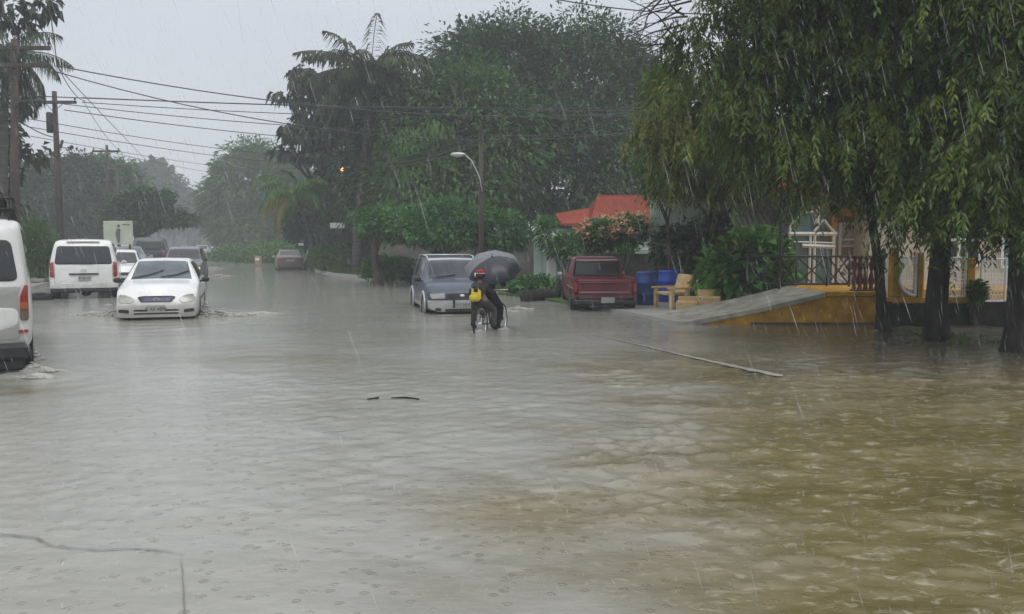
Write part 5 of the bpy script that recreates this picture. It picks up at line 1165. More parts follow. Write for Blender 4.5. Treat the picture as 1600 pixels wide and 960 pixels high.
# --- big street trees on the right
def street(name, label, base, ells, n, r0, leafm=None, per=20, L_=.135, W_=.038, group='leafy street trees over the fence', length=.50, fork_h=None):
    def geo(le):
        a = hanging_leaves(le, n, per, length, L_, W_); b_ = crown_leaves(le, 110, 40, .5, .2, .08, shell=(.2, .7), down=.6); return join(a, b_)
    return tree(name, label, 'tree', base, ells, leafm or LM['street'], M['bark_dark'], r0, geo, fork_h=fork_h, group=group, ntarget=9, lean=.02)
b0 = gp(1388, 519); street('street_tree', 'dark leaning slim trunked tree with drooping foliage by the yellow ramp wall', b0,
    [E(1275, 140, 15.2, 150, 125), E(1150, 70, 15.6, 100, 90), E(1215, 195, 15.0, 90, 58), E(1300, 235, 15.1, 60, 60), E(1370, 205, 15.4, 85, 75), E(1330, 30, 15.2, 170, 90), E(1300, -110, 15, 210, 110)], 4300, .10, fork_h=2.6)
b0 = gp(1466, 531); street('street_tree', 'thick trunked dark tree standing in front of the yellow fence pillars', b0,
    [E(1455, 190, 14.3, 120, 125), E(1435, 285, 14.2, 62, 55), E(1490, 60, 14.5, 150, 120), E(1420, -90, 14.5, 190, 110), E(1510, 245, 14.4, 55, 58)], 4200, .20, fork_h=2.4)
b0 = gp(1583, 549); street('street_tree', 'dark tree at the right border of the photo with foliage hanging low', b0,
    [E(1590, 190, 12.8, 110, 140), E(1620, 60, 12.8, 150, 150), E(1545, 225, 12.6, 60, 66), E(1600, 290, 12.7, 50, 46), E(1740, 190, 13.0, 120, 190)], 4000, .175, fork_h=2.3)
b0 = Vector(((1112 - CX) / F * 23.2, 23.2, .05))
street('yard_tree', 'yellow green drooping yard tree behind the broad leaved bush', b0,
    [E(1120, 210, 19.5, 80, 85), E(1070, 170, 19.6, 52, 75), E(1160, 130, 19.3, 60, 60), E(1092, 265, 19.5, 40, 50), E(1175, 235, 19.5, 55, 48)], 2600, .11, leafmat('yellow_green_leaves', [(.035, .06, .014), (.08, .11, .022), (.17, .19, .035), (.28, .28, .06)], .45, .25, .8), group='leafy street trees over the fence', fork_h=2.2)
b0 = at(1045, 400, 24); b0.z = .05
tree('light_tree', 'bright light green tree poking out left of the drooping yard tree', 'tree', b0, [E(1042, 160, 23, 26, 55), E(1030, 255, 23, 22, 50), E(1045, 210, 23, 26, 60)], LM['street_bright'], M['bark'], .07, nclump=110, per=60, rc=.42, L_=.17, W_=.06, down=.7, droop=.3)
# bare twigs at the top
mb = MB(); o3 = at(1060, 30, 16)
for k in range(16):
    e_ = at(random.uniform(962, 1010), random.uniform(-20, 95), random.uniform(15.4, 16.4)); lp = limb_path(o3 + Vector((random.uniform(-.2, .4), 0, random.uniform(-.5, .5))), e_, .12, 8); mb.tube(lp, [.022 - .0024 * i for i in range(8)], 5)
    for q in range(3):
        s = lp[random.randint(2, 6)]; mb.tube([s, s + Vector((random.uniform(-.4, .05), random.uniform(-.2, .2), random.uniform(-.35, .3)))], [.008, .003], 4)
tw = mb.build('bare_branches', M['bark'], None)
for o in SC.objects:
    if o.name == 'street_tree': tw.parent = o; tw.location = -o.location

# --- mango masses in the middle distance
def big(name, label, base, ells, m, r0, nclump, per, rc, L_=.34, W_=.13, group='big trees behind the houses', **k):
    b_ = Vector(base); k = {**dict(droop=.2, down=.35, flat=.75), **k}
    def geo(le):
        V1, Q1 = crown_leaves(le, nclump, int(per * 1.25), rc, L_, W_, **k)      # outer leafage over a filled inside
        V2, Q2 = crown_leaves(le, nclump, 26, rc * .8, L_ * 1.7, W_ * 2.6, shell=(.25, .68), droop=.1)
        return join((V1, Q1), (V2, Q2))
    return tree(name, label, 'tree', b_, ells, m, M['bark_dark'], r0, geo, group=group)
big('mango_tree', 'tallest domed dark green tree rising over the red roofed house', base_at(880, 50), [E(800, 135, 50, 105, 95), E(905, 150, 50, 115, 110), E(985, 190, 49, 70, 105), E(860, 260, 48, 150, 90), E(960, 300, 48, 80, 60), E(740, 110, 51, 62, 60)], LM['mango_dark'], .6, 560, 100, 1.5)
big('mango_tree', 'mid green rounded tree in front of the tallest dark dome', base_at(730, 45), [E(745, 190, 45, 85, 75), E(680, 215, 45, 72, 95), E(790, 235, 44.5, 60, 60), E(700, 290, 44, 95, 55)], LM['mango'], .5, 400, 90, 1.3)
big('mango_tree', 'dark shaded tree between the tall palm and the lamp pole', base_at(625, 47), [E(630, 220, 47.5, 58, 62), E(600, 280, 47, 60, 90), E(660, 330, 46, 85, 45)], LM['mango_dark'], .45, 420, 55, 1.0)
big('vine_tree', 'pale green vine draped tree with hanging streamers beside the clipped hedge tree', base_at(655, 42), [E(640, 280, 42, 28, 75), E(680, 270, 42, 24, 70), E(660, 330, 41.5, 45, 30)], LM['mango_light'], .25, 240, 60, .6, L_=.3, W_=.09, down=1.3, droop=.5)
big('mango_tree', 'misty round topped tree at the bend of the road', base_at(410, 104), [E(405, 290, 104, 72, 62), E(365, 320, 104, 50, 50), E(450, 320, 103, 60, 60), E(420, 355, 103, 85, 32)], LM['mango_light'], .6, 520, 50, 1.65, L_=.6, W_=.24)
big('mango_tree', 'low dark growth under the misty tree near the parked hatchback', base_at(500, 60), [E(505, 345, 60, 55, 42), E(540, 320, 59, 40, 50), E(560, 365, 57, 48, 30)], LM['dull'], .25, 300, 50, .9)
# bright clipped hedge tree
tree('umbrella_tree', 'bright green flat clipped spreading tree in front of the grey wall', 'tree', base_at(700, 33), [E(640, 350, 33, 62, 20), E(710, 345, 33, 70, 24), E(775, 362, 33, 50, 26), E(690, 362, 32.6, 90, 16), E(600, 352, 33, 30, 14)], LM['hedge'], M['bark'], .16, nclump=300, per=60, rc=.5, L_=.19, W_=.11, fork_h=1.2, shell=(.5, 1.1), ntarget=10)
mb = MB(); p = base_at(592, 33.4, -.1); q = at(587, 352, 33.4); mb.tube(limb_path(p, q, .05, 6), [.24, .17, .15, .14, .16, .1], 10); mb.tube(limb_path(p.lerp(q, .6), at(572, 345, 33.4), .1, 5), [.1, .09, .07, .05, .03], 7); mb.tube(limb_path(p.lerp(q, .6), at(612, 348, 33.4), .1, 5), [.1, .09, .07, .05, .03], 7)
o_ = thing('tree_trunk', 'short grey forked trunk holding up the near end of the clipped canopy', 'tree', p)
x_ = mb.build('trunk', M['bark'], o_, smooth=True); x_.location = -p
V_, Q_ = crown_leaves([tuple(Vector(E(590, 345, 33.4, 26, 14)[:3]) - p) + E(590, 345, 33.4, 26, 14)[3:]], 60, 50, .35, .17, .1); fastmesh('crown', V_, Q_, LM['hedge'], o_)

# breadfruit tree with terraced limbs
bb = base_at(566, 52)
EL = [E(470, 196, 52, 32, 8), E(510, 178, 51.5, 38, 9), E(500, 214, 52, 58, 9), E(455, 236, 52, 22, 7), E(520, 244, 51.6, 45, 8), E(470, 112, 52, 22, 7), E(500, 130, 51.6, 40, 12), E(455, 150, 52, 20, 8), E(510, 160, 51.5, 38, 14), E(545, 190, 51.5, 30, 22), E(600, 225, 51.5, 45, 35), E(545, 265, 51.6, 40, 14), E(575, 310, 51.6, 36, 24)]
def bread_geo(le): return crown_leaves(le, 360, 14, .5, .46, .30, droop=.5, down=.7, flat=.5, shell=(.2, 1.1))
tree('breadfruit_tree', 'dark broad leaved tree with tiered side branches in front of the tall palm', 'tree', bb, EL, LM['bread'], M['bark_dark'], .42, bread_geo, fork_h=4.2, ntarget=24, lean=.01)
palm('royal_palm', 'tall palm whose ragged crown rises above the broad leaved tree', base_at(556, 45), at(580, 112, 45), .27, 46, 4.1, LM['palm'], (-.8, .88), (.6, 1.45), .85, .13, .55, .01)
palm('coconut_palm', 'small leaning coconut palm with yellow dead fronds near the parked hatchback', base_at(490, 50), at(462, 305, 50), .17, 15, 2.9, LM['mango_light'], (-.1, 1.25), (1.3, 1.9), .6, .07, .6, .05, [(PI + .2, .0), (-.6 - PI / 2, -.3), (PI - .5, .25)], M['dead_frond'])
# left side
palm('left_palm', 'fan of palm fronds at the top left border behind the utility pole', base_at(-5, 32.5), at(10, 88, 32.5), .2, 26, 2.3, LM['palm'], (-1.0, 1.3), (1.0, 1.9), .62, .05, .75, .01)
def round_geo(le): return crown_leaves(le, 75, 12, .42, .36, .27, droop=.4, down=.5, flat=.9, shell=(.3, 1.1))
tree('broadleaf_tree', 'sparse tree with big round drooping leaves at the left border', 'tree', base_at(-4, 34), [E(5, 230, 34, 26, 50), E(28, 160, 34, 12, 12), E(52, 238, 34, 7, 9), E(0, 300, 34, 28, 40), E(0, 15, 34, 40, 26), E(55, 4, 34, 24, 10)], LM['bread'], M['bark_dark'], .16, round_geo, fork_h=3.2, ntarget=8)
big('leafy_tree', 'rounded grey green tree behind the second utility pole', base_at(95, 80), [E(95, 300, 80, 60, 48), E(60, 330, 79, 50, 50), E(130, 290, 81, 40, 40), E(60, 300, 80, 40, 36)], LM['dull'], .45, 380, 50, 1.35, L_=.5, W_=.2, group='roadside trees along the left verge')
big('leafy_tree', 'green flat topped tree above the white van', base_at(165, 88), [E(160, 290, 88, 46, 38), E(190, 300, 88, 34, 34), E(150, 330, 87, 60, 36)], LM['mango'], .45, 340, 50, 1.4, L_=.5, W_=.2, group='roadside trees along the left verge')
tree('almond_tree', 'tiered almond tree reaching out over the far road', 'tree', base_at(205, 62), [E(220, 318, 62, 40, 12), E(245, 340, 62, 48, 9), E(275, 344, 62, 28, 5), E(230, 304, 62, 30, 6), E(205, 340, 62, 40, 22), E(240, 322, 62, 30, 8)], LM['mango_dark'], M['bark_dark'], .3, nclump=300, per=40, rc=.65, L_=.4, W_=.2, flat=.35, fork_h=2.2, ntarget=12, group='roadside trees along the left verge')
for i, (px, py, Y, rx, rz, lb) in enumerate([(235, 300, 170, 34, 34, 'pale hazy tree beyond the tiered almond'), (272, 318, 200, 30, 30, 'fainter hazy tree next along the left side of the road'), (265, 350, 240, 30, 26, 'low misty tree at the far end of the left verge'), (290, 358, 330, 24, 24, 'faintest tree at the road vanishing point'),
                                        (345, 350, 200, 26, 28, 'misty low tree just right of the far road'), (325, 362, 320, 20, 22, 'faint tree closing the far end of the road')]):
    big('distant_tree', lb, base_at(px, Y), [E(px, py, Y, rx, rz), E(px - rx * .6, py + rz * .5, Y, rx * .7, rz * .7), E(px + rx * .5, py + rz * .4, Y, rx * .7, rz * .7)], LM['dull'], .4, 110, 40, 3.0, L_=1.4, W_=.8, group='hazy trees far down the road')
# hedges and bushes
def bush(name, label, px, py, Y, rx, rz, m, nclump, per, rc, L_, W_, cat='bush', ells=None, group=None, **k):
    el = ells or [E(px, py, Y, rx, rz)]; b_ = base_at(px, Y); t = thing(name, label, cat, b_, 0, group)
    le = [(e[0] - b_.x, e[1] - b_.y, e[2] - b_.z, *e[3:6]) for e in el]
    V_, Q_ = crown_leaves(le, nclump, per, rc, L_, W_, **{**dict(shell=(.45, 1.05)), **k}); fastmesh('foliage', V_, Q_, m, t)
    s = MB()
    for i in range(7):
        e = le[i % len(le)]; s.tube(limb_path((random.uniform(-.1, .1), random.uniform(-.1, .1), -.1), (e[0] + random.uniform(-.5, .5) * e[3], e[1], e[2] + random.uniform(-.2, .5) * e[5]), .08, 5), [.03, .025, .02, .015, .008], 6)
    s.build('stems', M['bark'], t, smooth=True); return t
bush('broadleaf_bush', 'glossy green bush with large broad leaves growing above the ramp', 1155, 425, 21.4, 80, 45, LM['bush'], 190, 16, .42, .30, .22, ells=[E(1128, 428, 20.7, 32, 20), E(1170, 418, 20.5, 44, 36), E(1158, 430, 20.3, 42, 24), E(1175, 388, 20.6, 32, 22), E(1202, 435, 20.3, 18, 24)], down=.0, droop=.3, jitter=.6)
bush('low_shrub', 'low leafy shrub by the roadside wall near the blue car', 610, 418, 35, 42, 15, LM['mango'], 120, 40, .35, .16, .09)
bush('low_shrub', 'small shrub at the foot of the coconut palm', 525, 402, 47, 36, 14, LM['mango_light'], 90, 36, .45, .2, .1)
bush('low_shrub', 'green ground plants behind the black log at the water edge', 835, 448, 26.5, 34, 11, LM['hedge'], 90, 34, .25, .13, .09)
bush('hedge', 'dark green clipped roadside hedge mound beside the far road', 385, 399, 74, 60, 16, LM['mango'], 240, 40, .7, .3, .14, cat='hedge', ells=[E(370, 402, 80, 46, 14), E(420, 398, 72, 50, 15), E(460, 400, 66, 40, 14)])
bush('grass_hedge', 'bright green tall grass hedge between the two white vans', 62, 385, 34, 22, 40, leafmat('grass_hedge_leaves', [(.05, .12, .02), (.09, .19, .035), (.14, .25, .06)], .5, .25, 1.5), 150, 40, .35, .30, .035, cat='hedge', ells=[E(58, 380, 34, 20, 34), E(64, 400, 34, 22, 20)], flat=1.2)
bush('garden_hedge', 'green creeper covering the wall beside the pale gate', 895, 372, 30, 40, 30, LM['mango'], 150, 40, .35, .17, .1, ells=[E(890, 386, 30, 32, 10), E(935, 394, 29.5, 50, 10), E(853, 362, 30.5, 10, 16)])
bush('garden_hedge', 'dull green shrubs growing under the red roof eaves', 1000, 372, 30, 50, 26, LM['dull'], 170, 40, .35, .17, .1, ells=[E(960, 370, 30, 50, 22), E(1050, 385, 26, 30, 28), E(1095, 390, 25, 45, 34), E(1130, 360, 26, 36, 34)])
b_ = bush('flowering_shrub', 'shrub covered in peach and orange blossoms before the red roof', 960, 350, 26.5, 52, 22, LM['hedge'], 150, 36, .3, .13, .08, ells=[E(945, 360, 26.5, 36, 13), E(985, 354, 26.6, 26, 14), E(922, 374, 26.5, 17, 18)])
el = [E(945, 356, 26.4, 38, 15), E(985, 350, 26.4, 28, 16), E(922, 368, 26.3, 16, 18)]; le = [(e[0] - b_.location.x, e[1] - b_.location.y, e[2] - b_.location.z, *e[3:6]) for e in el]
V_, Q_ = crown_leaves(le, 95, 13, .13, .10, .09, shell=(1.0, 1.45)); fastmesh('blossoms', V_, Q_, LM['flowers'], b_)
bush('yellow_creeper', 'small climber growing on the yellow fence pillar', 1526, 458, 15.9, 8, 14, LM['mango_light'], 30, 30, .12, .09, .06)
# ------------------------------------------------------------ vehicles placed
RD = math.atan2(.392, 1)            # road runs away to the left of straight ahead
def place(px, Y, z=-.18): p = at(px, 480, Y); return Vector(((px - CX) / F * Y, Y, z))
hd = rad(30); p = place(-76, 10.3, -.10); minibus(p + Vector((-math.sin(hd) * 2.4, math.cos(hd) * 2.4, 0)), hd)
white_van(place(131, 24.9, -.14) + Vector((-math.sin(rad(24.5)) * 2.65, math.cos(rad(24.5)) * 2.65, 0)), rad(24.5))
hd = rad(18); p = place(243, 18.0, -.16); white_sedan(p + Vector((-math.sin(hd) * 2.25, math.cos(hd) * 2.25, 0)), PI + hd)
hd = rad(13); p = place(722, 19.6, -.20); o = blue_suv(p + Vector((-math.sin(hd) * 1.9, math.cos(hd) * 1.9, 0)), PI + hd); o.scale = (.97, .95, .91)
hd = rad(.5); p = place(946, 20.3, -.2); pk = pickup(p + Vector((-math.sin(hd) * 2.4, math.cos(hd) * 2.4, 0)), hd); pk.scale = (.96, 1, .96)
far_suv('dark grey car with one lit amber lamp following behind the white sedan', M['slate_paint'], place(290, 38.5, -.15), PI + rad(17), s=1.0)
far_suv('tall dark vehicle with pale bumper parked on the left verge', M['dark_paint'], place(238, 53, .0), rad(20), s=1.22)
far_sedan('blue grey sedan parked beyond the white van', M['slate_paint'], place(204, 47, .05), PI + rad(24))
far_suv('small white car half hidden behind the white van', M['white_paint'], place(188, 33, -.12), PI + rad(26), s=.92, name='hatchback')
far_sedan('distant white car at the end of the road', M['white_paint'], place(317, 105, .0), PI + rad(17)); far_sedan('farthest pale car beside the hedge mound', M['silver_paint'], place(343, 125, .2), PI + rad(30))
ht = thing('hatchback', 'reddish brown hatchback seen from behind near the coconut palm', 'car', place(452, 54, -.16), rad(17)); sh = sedan_base(ht, M['maroon_paint'], True)
sh.mirror_decal('tail_light', M['red_lens'], ht, -1, rect(.50, .76, .72, .86), off=.014, rnd=1); plate(ht, sh, -1, 0, .76, .5, .16); sh.decal('rear_bumper', M['maroon_paint'], ht, -1, rect(-.8, .8, .38, .56), off=.05, rnd=1)
# amber lamp of the following car
for o in SC.objects:
    if o.get('label', '').startswith('dark grey car with one lit'):
        m_ = bpy.data.materials.new('amber_glow'); m_.use_nodes = True; bs = m_.node_tree.nodes['Principled BSDF']; bs.inputs['Base Color'].default_value = (1, .5, .3, 1); bs.inputs['Emission Color'].default_value = (1, .45, .25, 1); bs.inputs['Emission Strength'].default_value = 1.2
        MB().bbox((-.66, 2.0, .70), (.2, .08, .12), .02).build('indicator', m_, o)

# ------------------------------------------------------------ cyclists
def skin(name, V_, E_, R_, m, parent, sub=2):
    """one continuous body grown over a skeleton; first vertex is the root"""
    me = bpy.data.meshes.new(name); me.from_pydata(V_, E_, []); o = bpy.data.objects.new(name, me); COL.objects.link(o)
    md = o.modifiers.new('skin', 'SKIN'); md.use_smooth_shade = True
    for i, r in enumerate(R_): me.skin_vertices[0].data[i].radius = (r, r) if not hasattr(r, '__len__') else r
    me.skin_vertices[0].data[0].use_root = True
    sb = o.modifiers.new('sub', 'SUBSURF'); sb.levels = sub; sb.render_levels = sub
    dg = bpy.context.evaluated_depsgraph_get(); me2 = bpy.data.meshes.new_from_object(o.evaluated_get(dg)); bpy.data.objects.remove(o)
    me2.name = name; me2.materials.clear(); me2.materials.append(m); me2.shade_smooth(); o2 = bpy.data.objects.new(name, me2); COL.objects.link(o2); o2.parent = parent; return o2
def chain(*paths):
    """paths: lists of (point, radius); shared points are merged by identity of coordinates"""
    V_, R_, E_, ix = [], [], [], {}
    for p in paths:
        last = None
        for pt, r in p:
            k = tuple(round(c_, 4) for c_ in pt)
            if k not in ix: ix[k] = len(V_); V_.append(pt); R_.append(r)
            if last is not None: E_.append((last, ix[k]))
            last = ix[k]
    return V_, E_, R_
def figure(label, loc, rz, J, clothes, hat, s=1.0):
    t = thing('person', label, 'person', loc, rz); t.scale = (s, s, s); j = {k: Vector(v) for k, v in J.items()}
    P = lambda a, b_, u: tuple(j[a].lerp(j[b_], u))
    def limb(side, arm=True):
        if arm: return [(tuple(j['chest']), .105), (tuple(j['sh' + side]), .052), (P('sh' + side, 'el' + side, .4), .045), (tuple(j['el' + side]), .036), (P('el' + side, 'wr' + side, .4), .034), (tuple(j['wr' + side]), .022)]
        return [(tuple(j['pelvis']), .115), (tuple(j['hip' + side]), .088), (P('hip' + side, 'kn' + side, .5), .072), (tuple(j['kn' + side]), .052), (P('kn' + side, 'an' + side, .35), .050), (tuple(j['an' + side]), .030), (tuple(j['toe' + side]), .026)]
    spine = [(tuple(j['pelvis']), .115), (P('pelvis', 'chest', .5), .10), (tuple(j['chest']), .105), (tuple(j['neck']), .045), (tuple(j['chin']), .055), (tuple(j['head']), .088), (tuple(j['crown']), .062)]
    V_, E_, R_ = chain(spine, limb('L'), limb('R'), limb('L', False), limb('R', False))
    # fingers rooted in the palm
    for sd in 'LR':
        w = j['wr' + sd]; d = (w - j['el' + sd]).normalized(); palm = w + d * .06; iw = V_.index(tuple(j['wr' + sd])); V_.append(tuple(palm)); R_.append((.026, .018)); E_.append((iw, len(V_) - 1)); ip = len(V_) - 1
        side = d.cross(Vector((0, 1, 0))).normalized()
        for k, ln in enumerate((.050, .062, .060, .048)):
            o_ = palm + side * (.013 * (k - 1.5)) + d * .02; V_.append(tuple(o_)); R_.append(.009); E_.append((ip, len(V_) - 1)); q = o_ + d * ln * .5 + Vector((0, -.012, -.004)); V_.append(tuple(q)); R_.append(.008); E_.append((len(V_) - 2, len(V_) - 1)); q = q + d * ln * .1 + Vector((0, -.03, 0)); V_.append(tuple(q)); R_.append(.007); E_.append((len(V_) - 2, len(V_) - 1))
        q = palm + side * .035 - d * .01; V_.append(tuple(q)); R_.append(.010); E_.append((iw, len(V_) - 1)); q2 = q + d * .03 + side * .004 + Vector((0, -.02, 0)); V_.append(tuple(q2)); R_.append(.008); E_.append((len(V_) - 2, len(V_) - 1))
    skin('body', V_, E_, R_, M['skin'], t, 1)
    fwd = Vector((0, 1, 0)); h = j['head']
    f = MB(); f.ball(tuple(h + Vector((0, .085, -.02))), (.014, .02, .02), 8); f.build('nose', M['skin'], t, smooth=True)
    for sx in (-1, 1):
        e_ = MB(); e_.ball(tuple(h + Vector((sx * .032, .078, .005))), (.012, .008, .008), 8); e_.build('eye', M['hair'], t, smooth=True)
        e_ = MB(); e_.ball(tuple(h + Vector((sx * .088, 0, -.01))), (.014, .022, .032), 8); e_.build('ear', M['skin'], t, smooth=True)
    e_ = MB(); e_.ball(tuple(h + Vector((0, .075, -.055))), (.024, .01, .007), 8); e_.build('mouth', M['cap_red'], t, smooth=True)
    hr = MB(); hr.ball(tuple(h + Vector((0, -.014, .022))), (.096, .10, .10), 16); hr.build('hair', M['hair'], t, smooth=True)
    g = .016
    tops = [[(P('pelvis', 'chest', -.15), .125), (P('pelvis', 'chest', .5), .125), (tuple(j['chest']), .13), (tuple(j['neck'] - Vector((0, 0, .02))), .06)]]
    for sd in 'LR': tops.append([(tuple(j['chest']), .13), (tuple(j['sh' + sd]), .072), (P('sh' + sd, 'el' + sd, .5), .062), (tuple(j['el' + sd]), .052), (P('el' + sd, 'wr' + sd, .45), .048), (P('el' + sd, 'wr' + sd, .92), .036)])
    V_, E_, R_ = chain(*tops); V_ = V_; skin('jacket', V_, E_, R_, clothes[0], t)
    bt = [[(tuple(j['pelvis'] + Vector((0, 0, .06))), .125), (tuple(j['pelvis']), .135)]]
    for sd in 'LR': bt.append([(tuple(j['pelvis']), .135), (tuple(j['hip' + sd]), .105), (P('hip' + sd, 'kn' + sd, .5), .088), (tuple(j['kn' + sd]), .070), (P('kn' + sd, 'an' + sd, .5), .064), (P('kn' + sd, 'an' + sd, .95), .052)])
    V_, E_, R_ = chain(*bt); skin('trousers', V_, E_, R_, clothes[1], t)
    for sd in 'LR':
        a_, b_ = j['an' + sd], j['toe' + sd]; d = (b_ - a_).normalized(); q = MB(); q.tube([a_ + Vector((0, 0, .03)), a_ + Vector((0, 0, -.025)) - d * .02, a_.lerp(b_, .5) + Vector((0, 0, -.03)), b_ + Vector((0, 0, -.01)) + d * .04], [.04, .046, .042, .028], 10); q.build('shoe', M['rubber'], t, smooth=True)
    if hat:
        c = MB(); z = h.z; c.lathe([(.097, .045), (.097, .065), (.085, .095), (.05, .115), (.001, .12)], tuple(h + Vector((0, -.01, 0))), 18); cap = c.build('cap', M['cap_red'], t, smooth=True)
        c = MB(); c.lathe([(.097, .040), (.100, .042), (.100, .05), (.097, .052)], tuple(h + Vector((0, -.01, 0))), 18, closed=True); c.bbox(tuple(h + Vector((-.075, -.055, .02))), (.05, .06, .075), .015, rz=.7); c.build('band', M['cap_white'], cap, smooth=True)
    return t
BIKE = gp(764, 514, -.2); BIKE = Vector(((766 - CX) / F * 16.1, 16.1, -.2)); BR = rad(-21)
def W2(v): return BIKE + Matrix.Rotation(BR, 3, 'Z') @ Vector(v)
t = thing('bicycle', 'dark bicycle carrying two riders through the flood water', 'bicycle', BIKE, BR)
def bwheel(y):
    R = .32; w = MB(); w.lathe([(R + .020 * math.cos(a_), .022 * math.sin(a_)) for a_ in np.linspace(0, 2 * PI, 9)[:-1]], (0, y, R + .02), 36, 'X', closed=True); o = w.build('wheel', M['rubber'], t, smooth=True)
    r_ = MB(); r_.lathe([(R - .018, -.012), (R - .030, -.010), (R - .030, .010), (R - .018, .012)], (0, y, R + .02), 36, 'X', closed=True); r_.build('rim', M['chrome'], o, smooth=True, angle=40)
    s_ = MB(); s_.lathe([(.02, -.04), (.03, -.04), (.03, .04), (.02, .04)], (0, y, R + .02), 12, 'X', closed=True)
    for k in range(20): a_ = 2 * PI * k / 20; s_.tube([(.03 * (-1) ** k, y + .025 * math.cos(a_ + .5), R + .02 + .025 * math.sin(a_ + .5)), (0, y + (R - .03) * math.cos(a_), R + .02 + (R - .03) * math.sin(a_))], .0016, 4)
    s_.build('spokes', M['chrome'], o)
bwheel(-.50); bwheel(.54)
fr = MB(); ax = .34
for a_, b_, r in (((0, 0, .30), (0, -.14, .72), .018), ((0, 0, .30), (0, .36, .70), .02), ((0, -.13, .68), (0, .34, .78), .017), ((0, .34, .84), (0, .38, .66), .02), ((.05, -.5, ax), (.02, 0, .30), .011), ((-.05, -.5, ax), (-.02, 0, .30), .011), ((.05, -.5, ax), (.02, -.13, .68), .010), ((-.05, -.5, ax), (-.02, -.13, .68), .010), ((.05, .54, ax), (.05, .39, .68), .012), ((-.05, .54, ax), (-.05, .39, .68), .012), ((.05, .39, .68), (-.05, .39, .68), .014)): fr.tube([a_, b_], r, 8)
fr.build('frame', M['dark_iron'], t, smooth=True)
s = MB(); s.tube([(0, -.14, .70), (0, -.155, .78)], .013, 8); s.bbox((0, -.18, .795), (.16, .22, .05), .022); s.build('saddle', M['rubber'], t, smooth=True, angle=50)
h_ = MB(); h_.tube([(0, .34, .84), (0, .33, .92)], .014, 8); h_.tube([(-.30, .24, .96), (-.24, .30, .95), (0, .33, .93), (.24, .30, .95), (.30, .24, .96)], .013, 8); hb_ = h_.build('handlebar', M['chrome'], t, smooth=True)
for sx in (-1, 1): MB().tube([(sx * .29, .25, .96), (sx * .34, .17, .965)], .018, 8).build('grip', M['rubber'], hb_, smooth=True)
r_ = MB()
for x in (-.06, 0, .06): r_.tube([(x, -.22, .68), (x, -.72, .68)], .007, 6)
for y in (-.25, -.45, -.7): r_.tube([(-.06, y, .68), (.06, y, .68)], .007, 6)
for sx in (-.06, .06): r_.tube([(sx, -.5, ax), (sx, -.6, .68)], .007, 6)
r_.build('rear_rack', M['dark_iron'], t, smooth=True)
c_ = MB(); c_.lathe([(.075, .045), (.09, .045), (.09, .051), (.075, .051)], (0, 0, .30), 24, 'X', closed=True); c_.lathe([(.015, -.07), (.022, -.07), (.022, .07), (.015, .07)], (0, 0, .30), 12, 'X', closed=True); ck = c_.build('chainring', M['chrome'], t)
for sx, a_ in ((1, -1.0), (-1, PI - 1.0)):
    y, z = math.cos(a_) * .16, .30 + math.sin(a_) * .16; q = MB(); q.tube([(sx * .07, 0, .30), (sx * .075, y, z)], .012, 6); q.build('crank', M['chrome'], t); q = MB(); q.bbox((sx * .13, y, z), (.10, .09, .03), .01); q.build('pedal', M['rubber'], t)
q = MB(); q.bbox((0, -.78, .5), (.06, .02, .2), .005); q.build('mudguard', M['plastic'], t)
yR, zR_ = math.cos(-1) * .16, .30 + math.sin(-1) * .16; yL, zL_ = math.cos(PI - 1) * .16, .30 + math.sin(PI - 1) * .16
rider = dict(pelvis=(0, -.16, .90), chest=(0, -.04, 1.20), neck=(0, 0, 1.32), chin=(0, .05, 1.38), head=(0, .03, 1.46), crown=(0, .02, 1.53), hipL=(-.09, -.14, .87), hipR=(.09, -.14, .87), knL=(-.13, .20, .72), knR=(.13, .22, .60), anL=(-.13, yL + .0, zL_ + .09), anR=(.13, yR, zR_ + .09), toeL=(-.13, yL + .14, zL_ + .05), toeR=(.13, yR + .14, zR_ + .05),
    shL=(-.16, -.02, 1.24), shR=(.17, -.02, 1.24), elL=(-.22, .10, 1.04), wrL=(-.29, .17, .99), elR=(.27, .06, 1.03), wrR=(.20, .17, 1.17))
pr = figure('rider in dark blue clothes steering the bicycle under the black umbrella', BIKE, BR, rider, (M['cloth_dark'], M['cloth_dark']), False, 1.0)
child = dict(pelvis=(-.02, -.50, .79), chest=(-.03, -.44, 1.04), neck=(-.03, -.43, 1.13), chin=(-.03, -.385, 1.17), head=(-.03, -.40, 1.245), crown=(-.03, -.41, 1.30), hipL=(-.10, -.48, .77), hipR=(.07, -.48, .77), knL=(-.21, -.26, .62), knR=(.19, -.26, .60), anL=(-.22, -.33, .33), anR=(.20, -.34, .32), toeL=(-.23, -.22, .27), toeR=(.21, -.23, .26),
    shL=(-.15, -.43, 1.06), shR=(.10, -.43, 1.06), elL=(-.20, -.30, .92), wrL=(-.13, -.18, .94), elR=(.17, -.30, .92), wrR=(.11, -.18, .94))
figure('passenger in dark clothes with red and white cap sitting on the rear rack', BIKE, BR, child, (M['cloth_grey'], M['cloth_grey']), True, 1.0)
bp = thing('backpack', 'yellow and dark backpack on the passenger of the bicycle', 'backpack', W2((-.03, -.66, .90)), BR)
bp.scale = (.85, .85, .88); q = MB(); q.bbox((0, 0, .0), (.27, .17, .30), .07); q.build('bag', M['pack_yellow'], bp, smooth=True)
q = MB(); q.bbox((0, -.09, -.06), (.20, .05, .13), .022); q.build('pocket', M['pack_yellow'], bp, smooth=True)
q = MB(); q.bbox((-.09, -.088, .05), (.05, .02, .16), .008, ry=.2); q.bbox((.05, -.088, .10), (.10, .02, .08), .008); q.bbox((0, -.05, .155), (.10, .06, .02), .008); q.build('dark_print', M['cloth_dark'], bp, smooth=True)
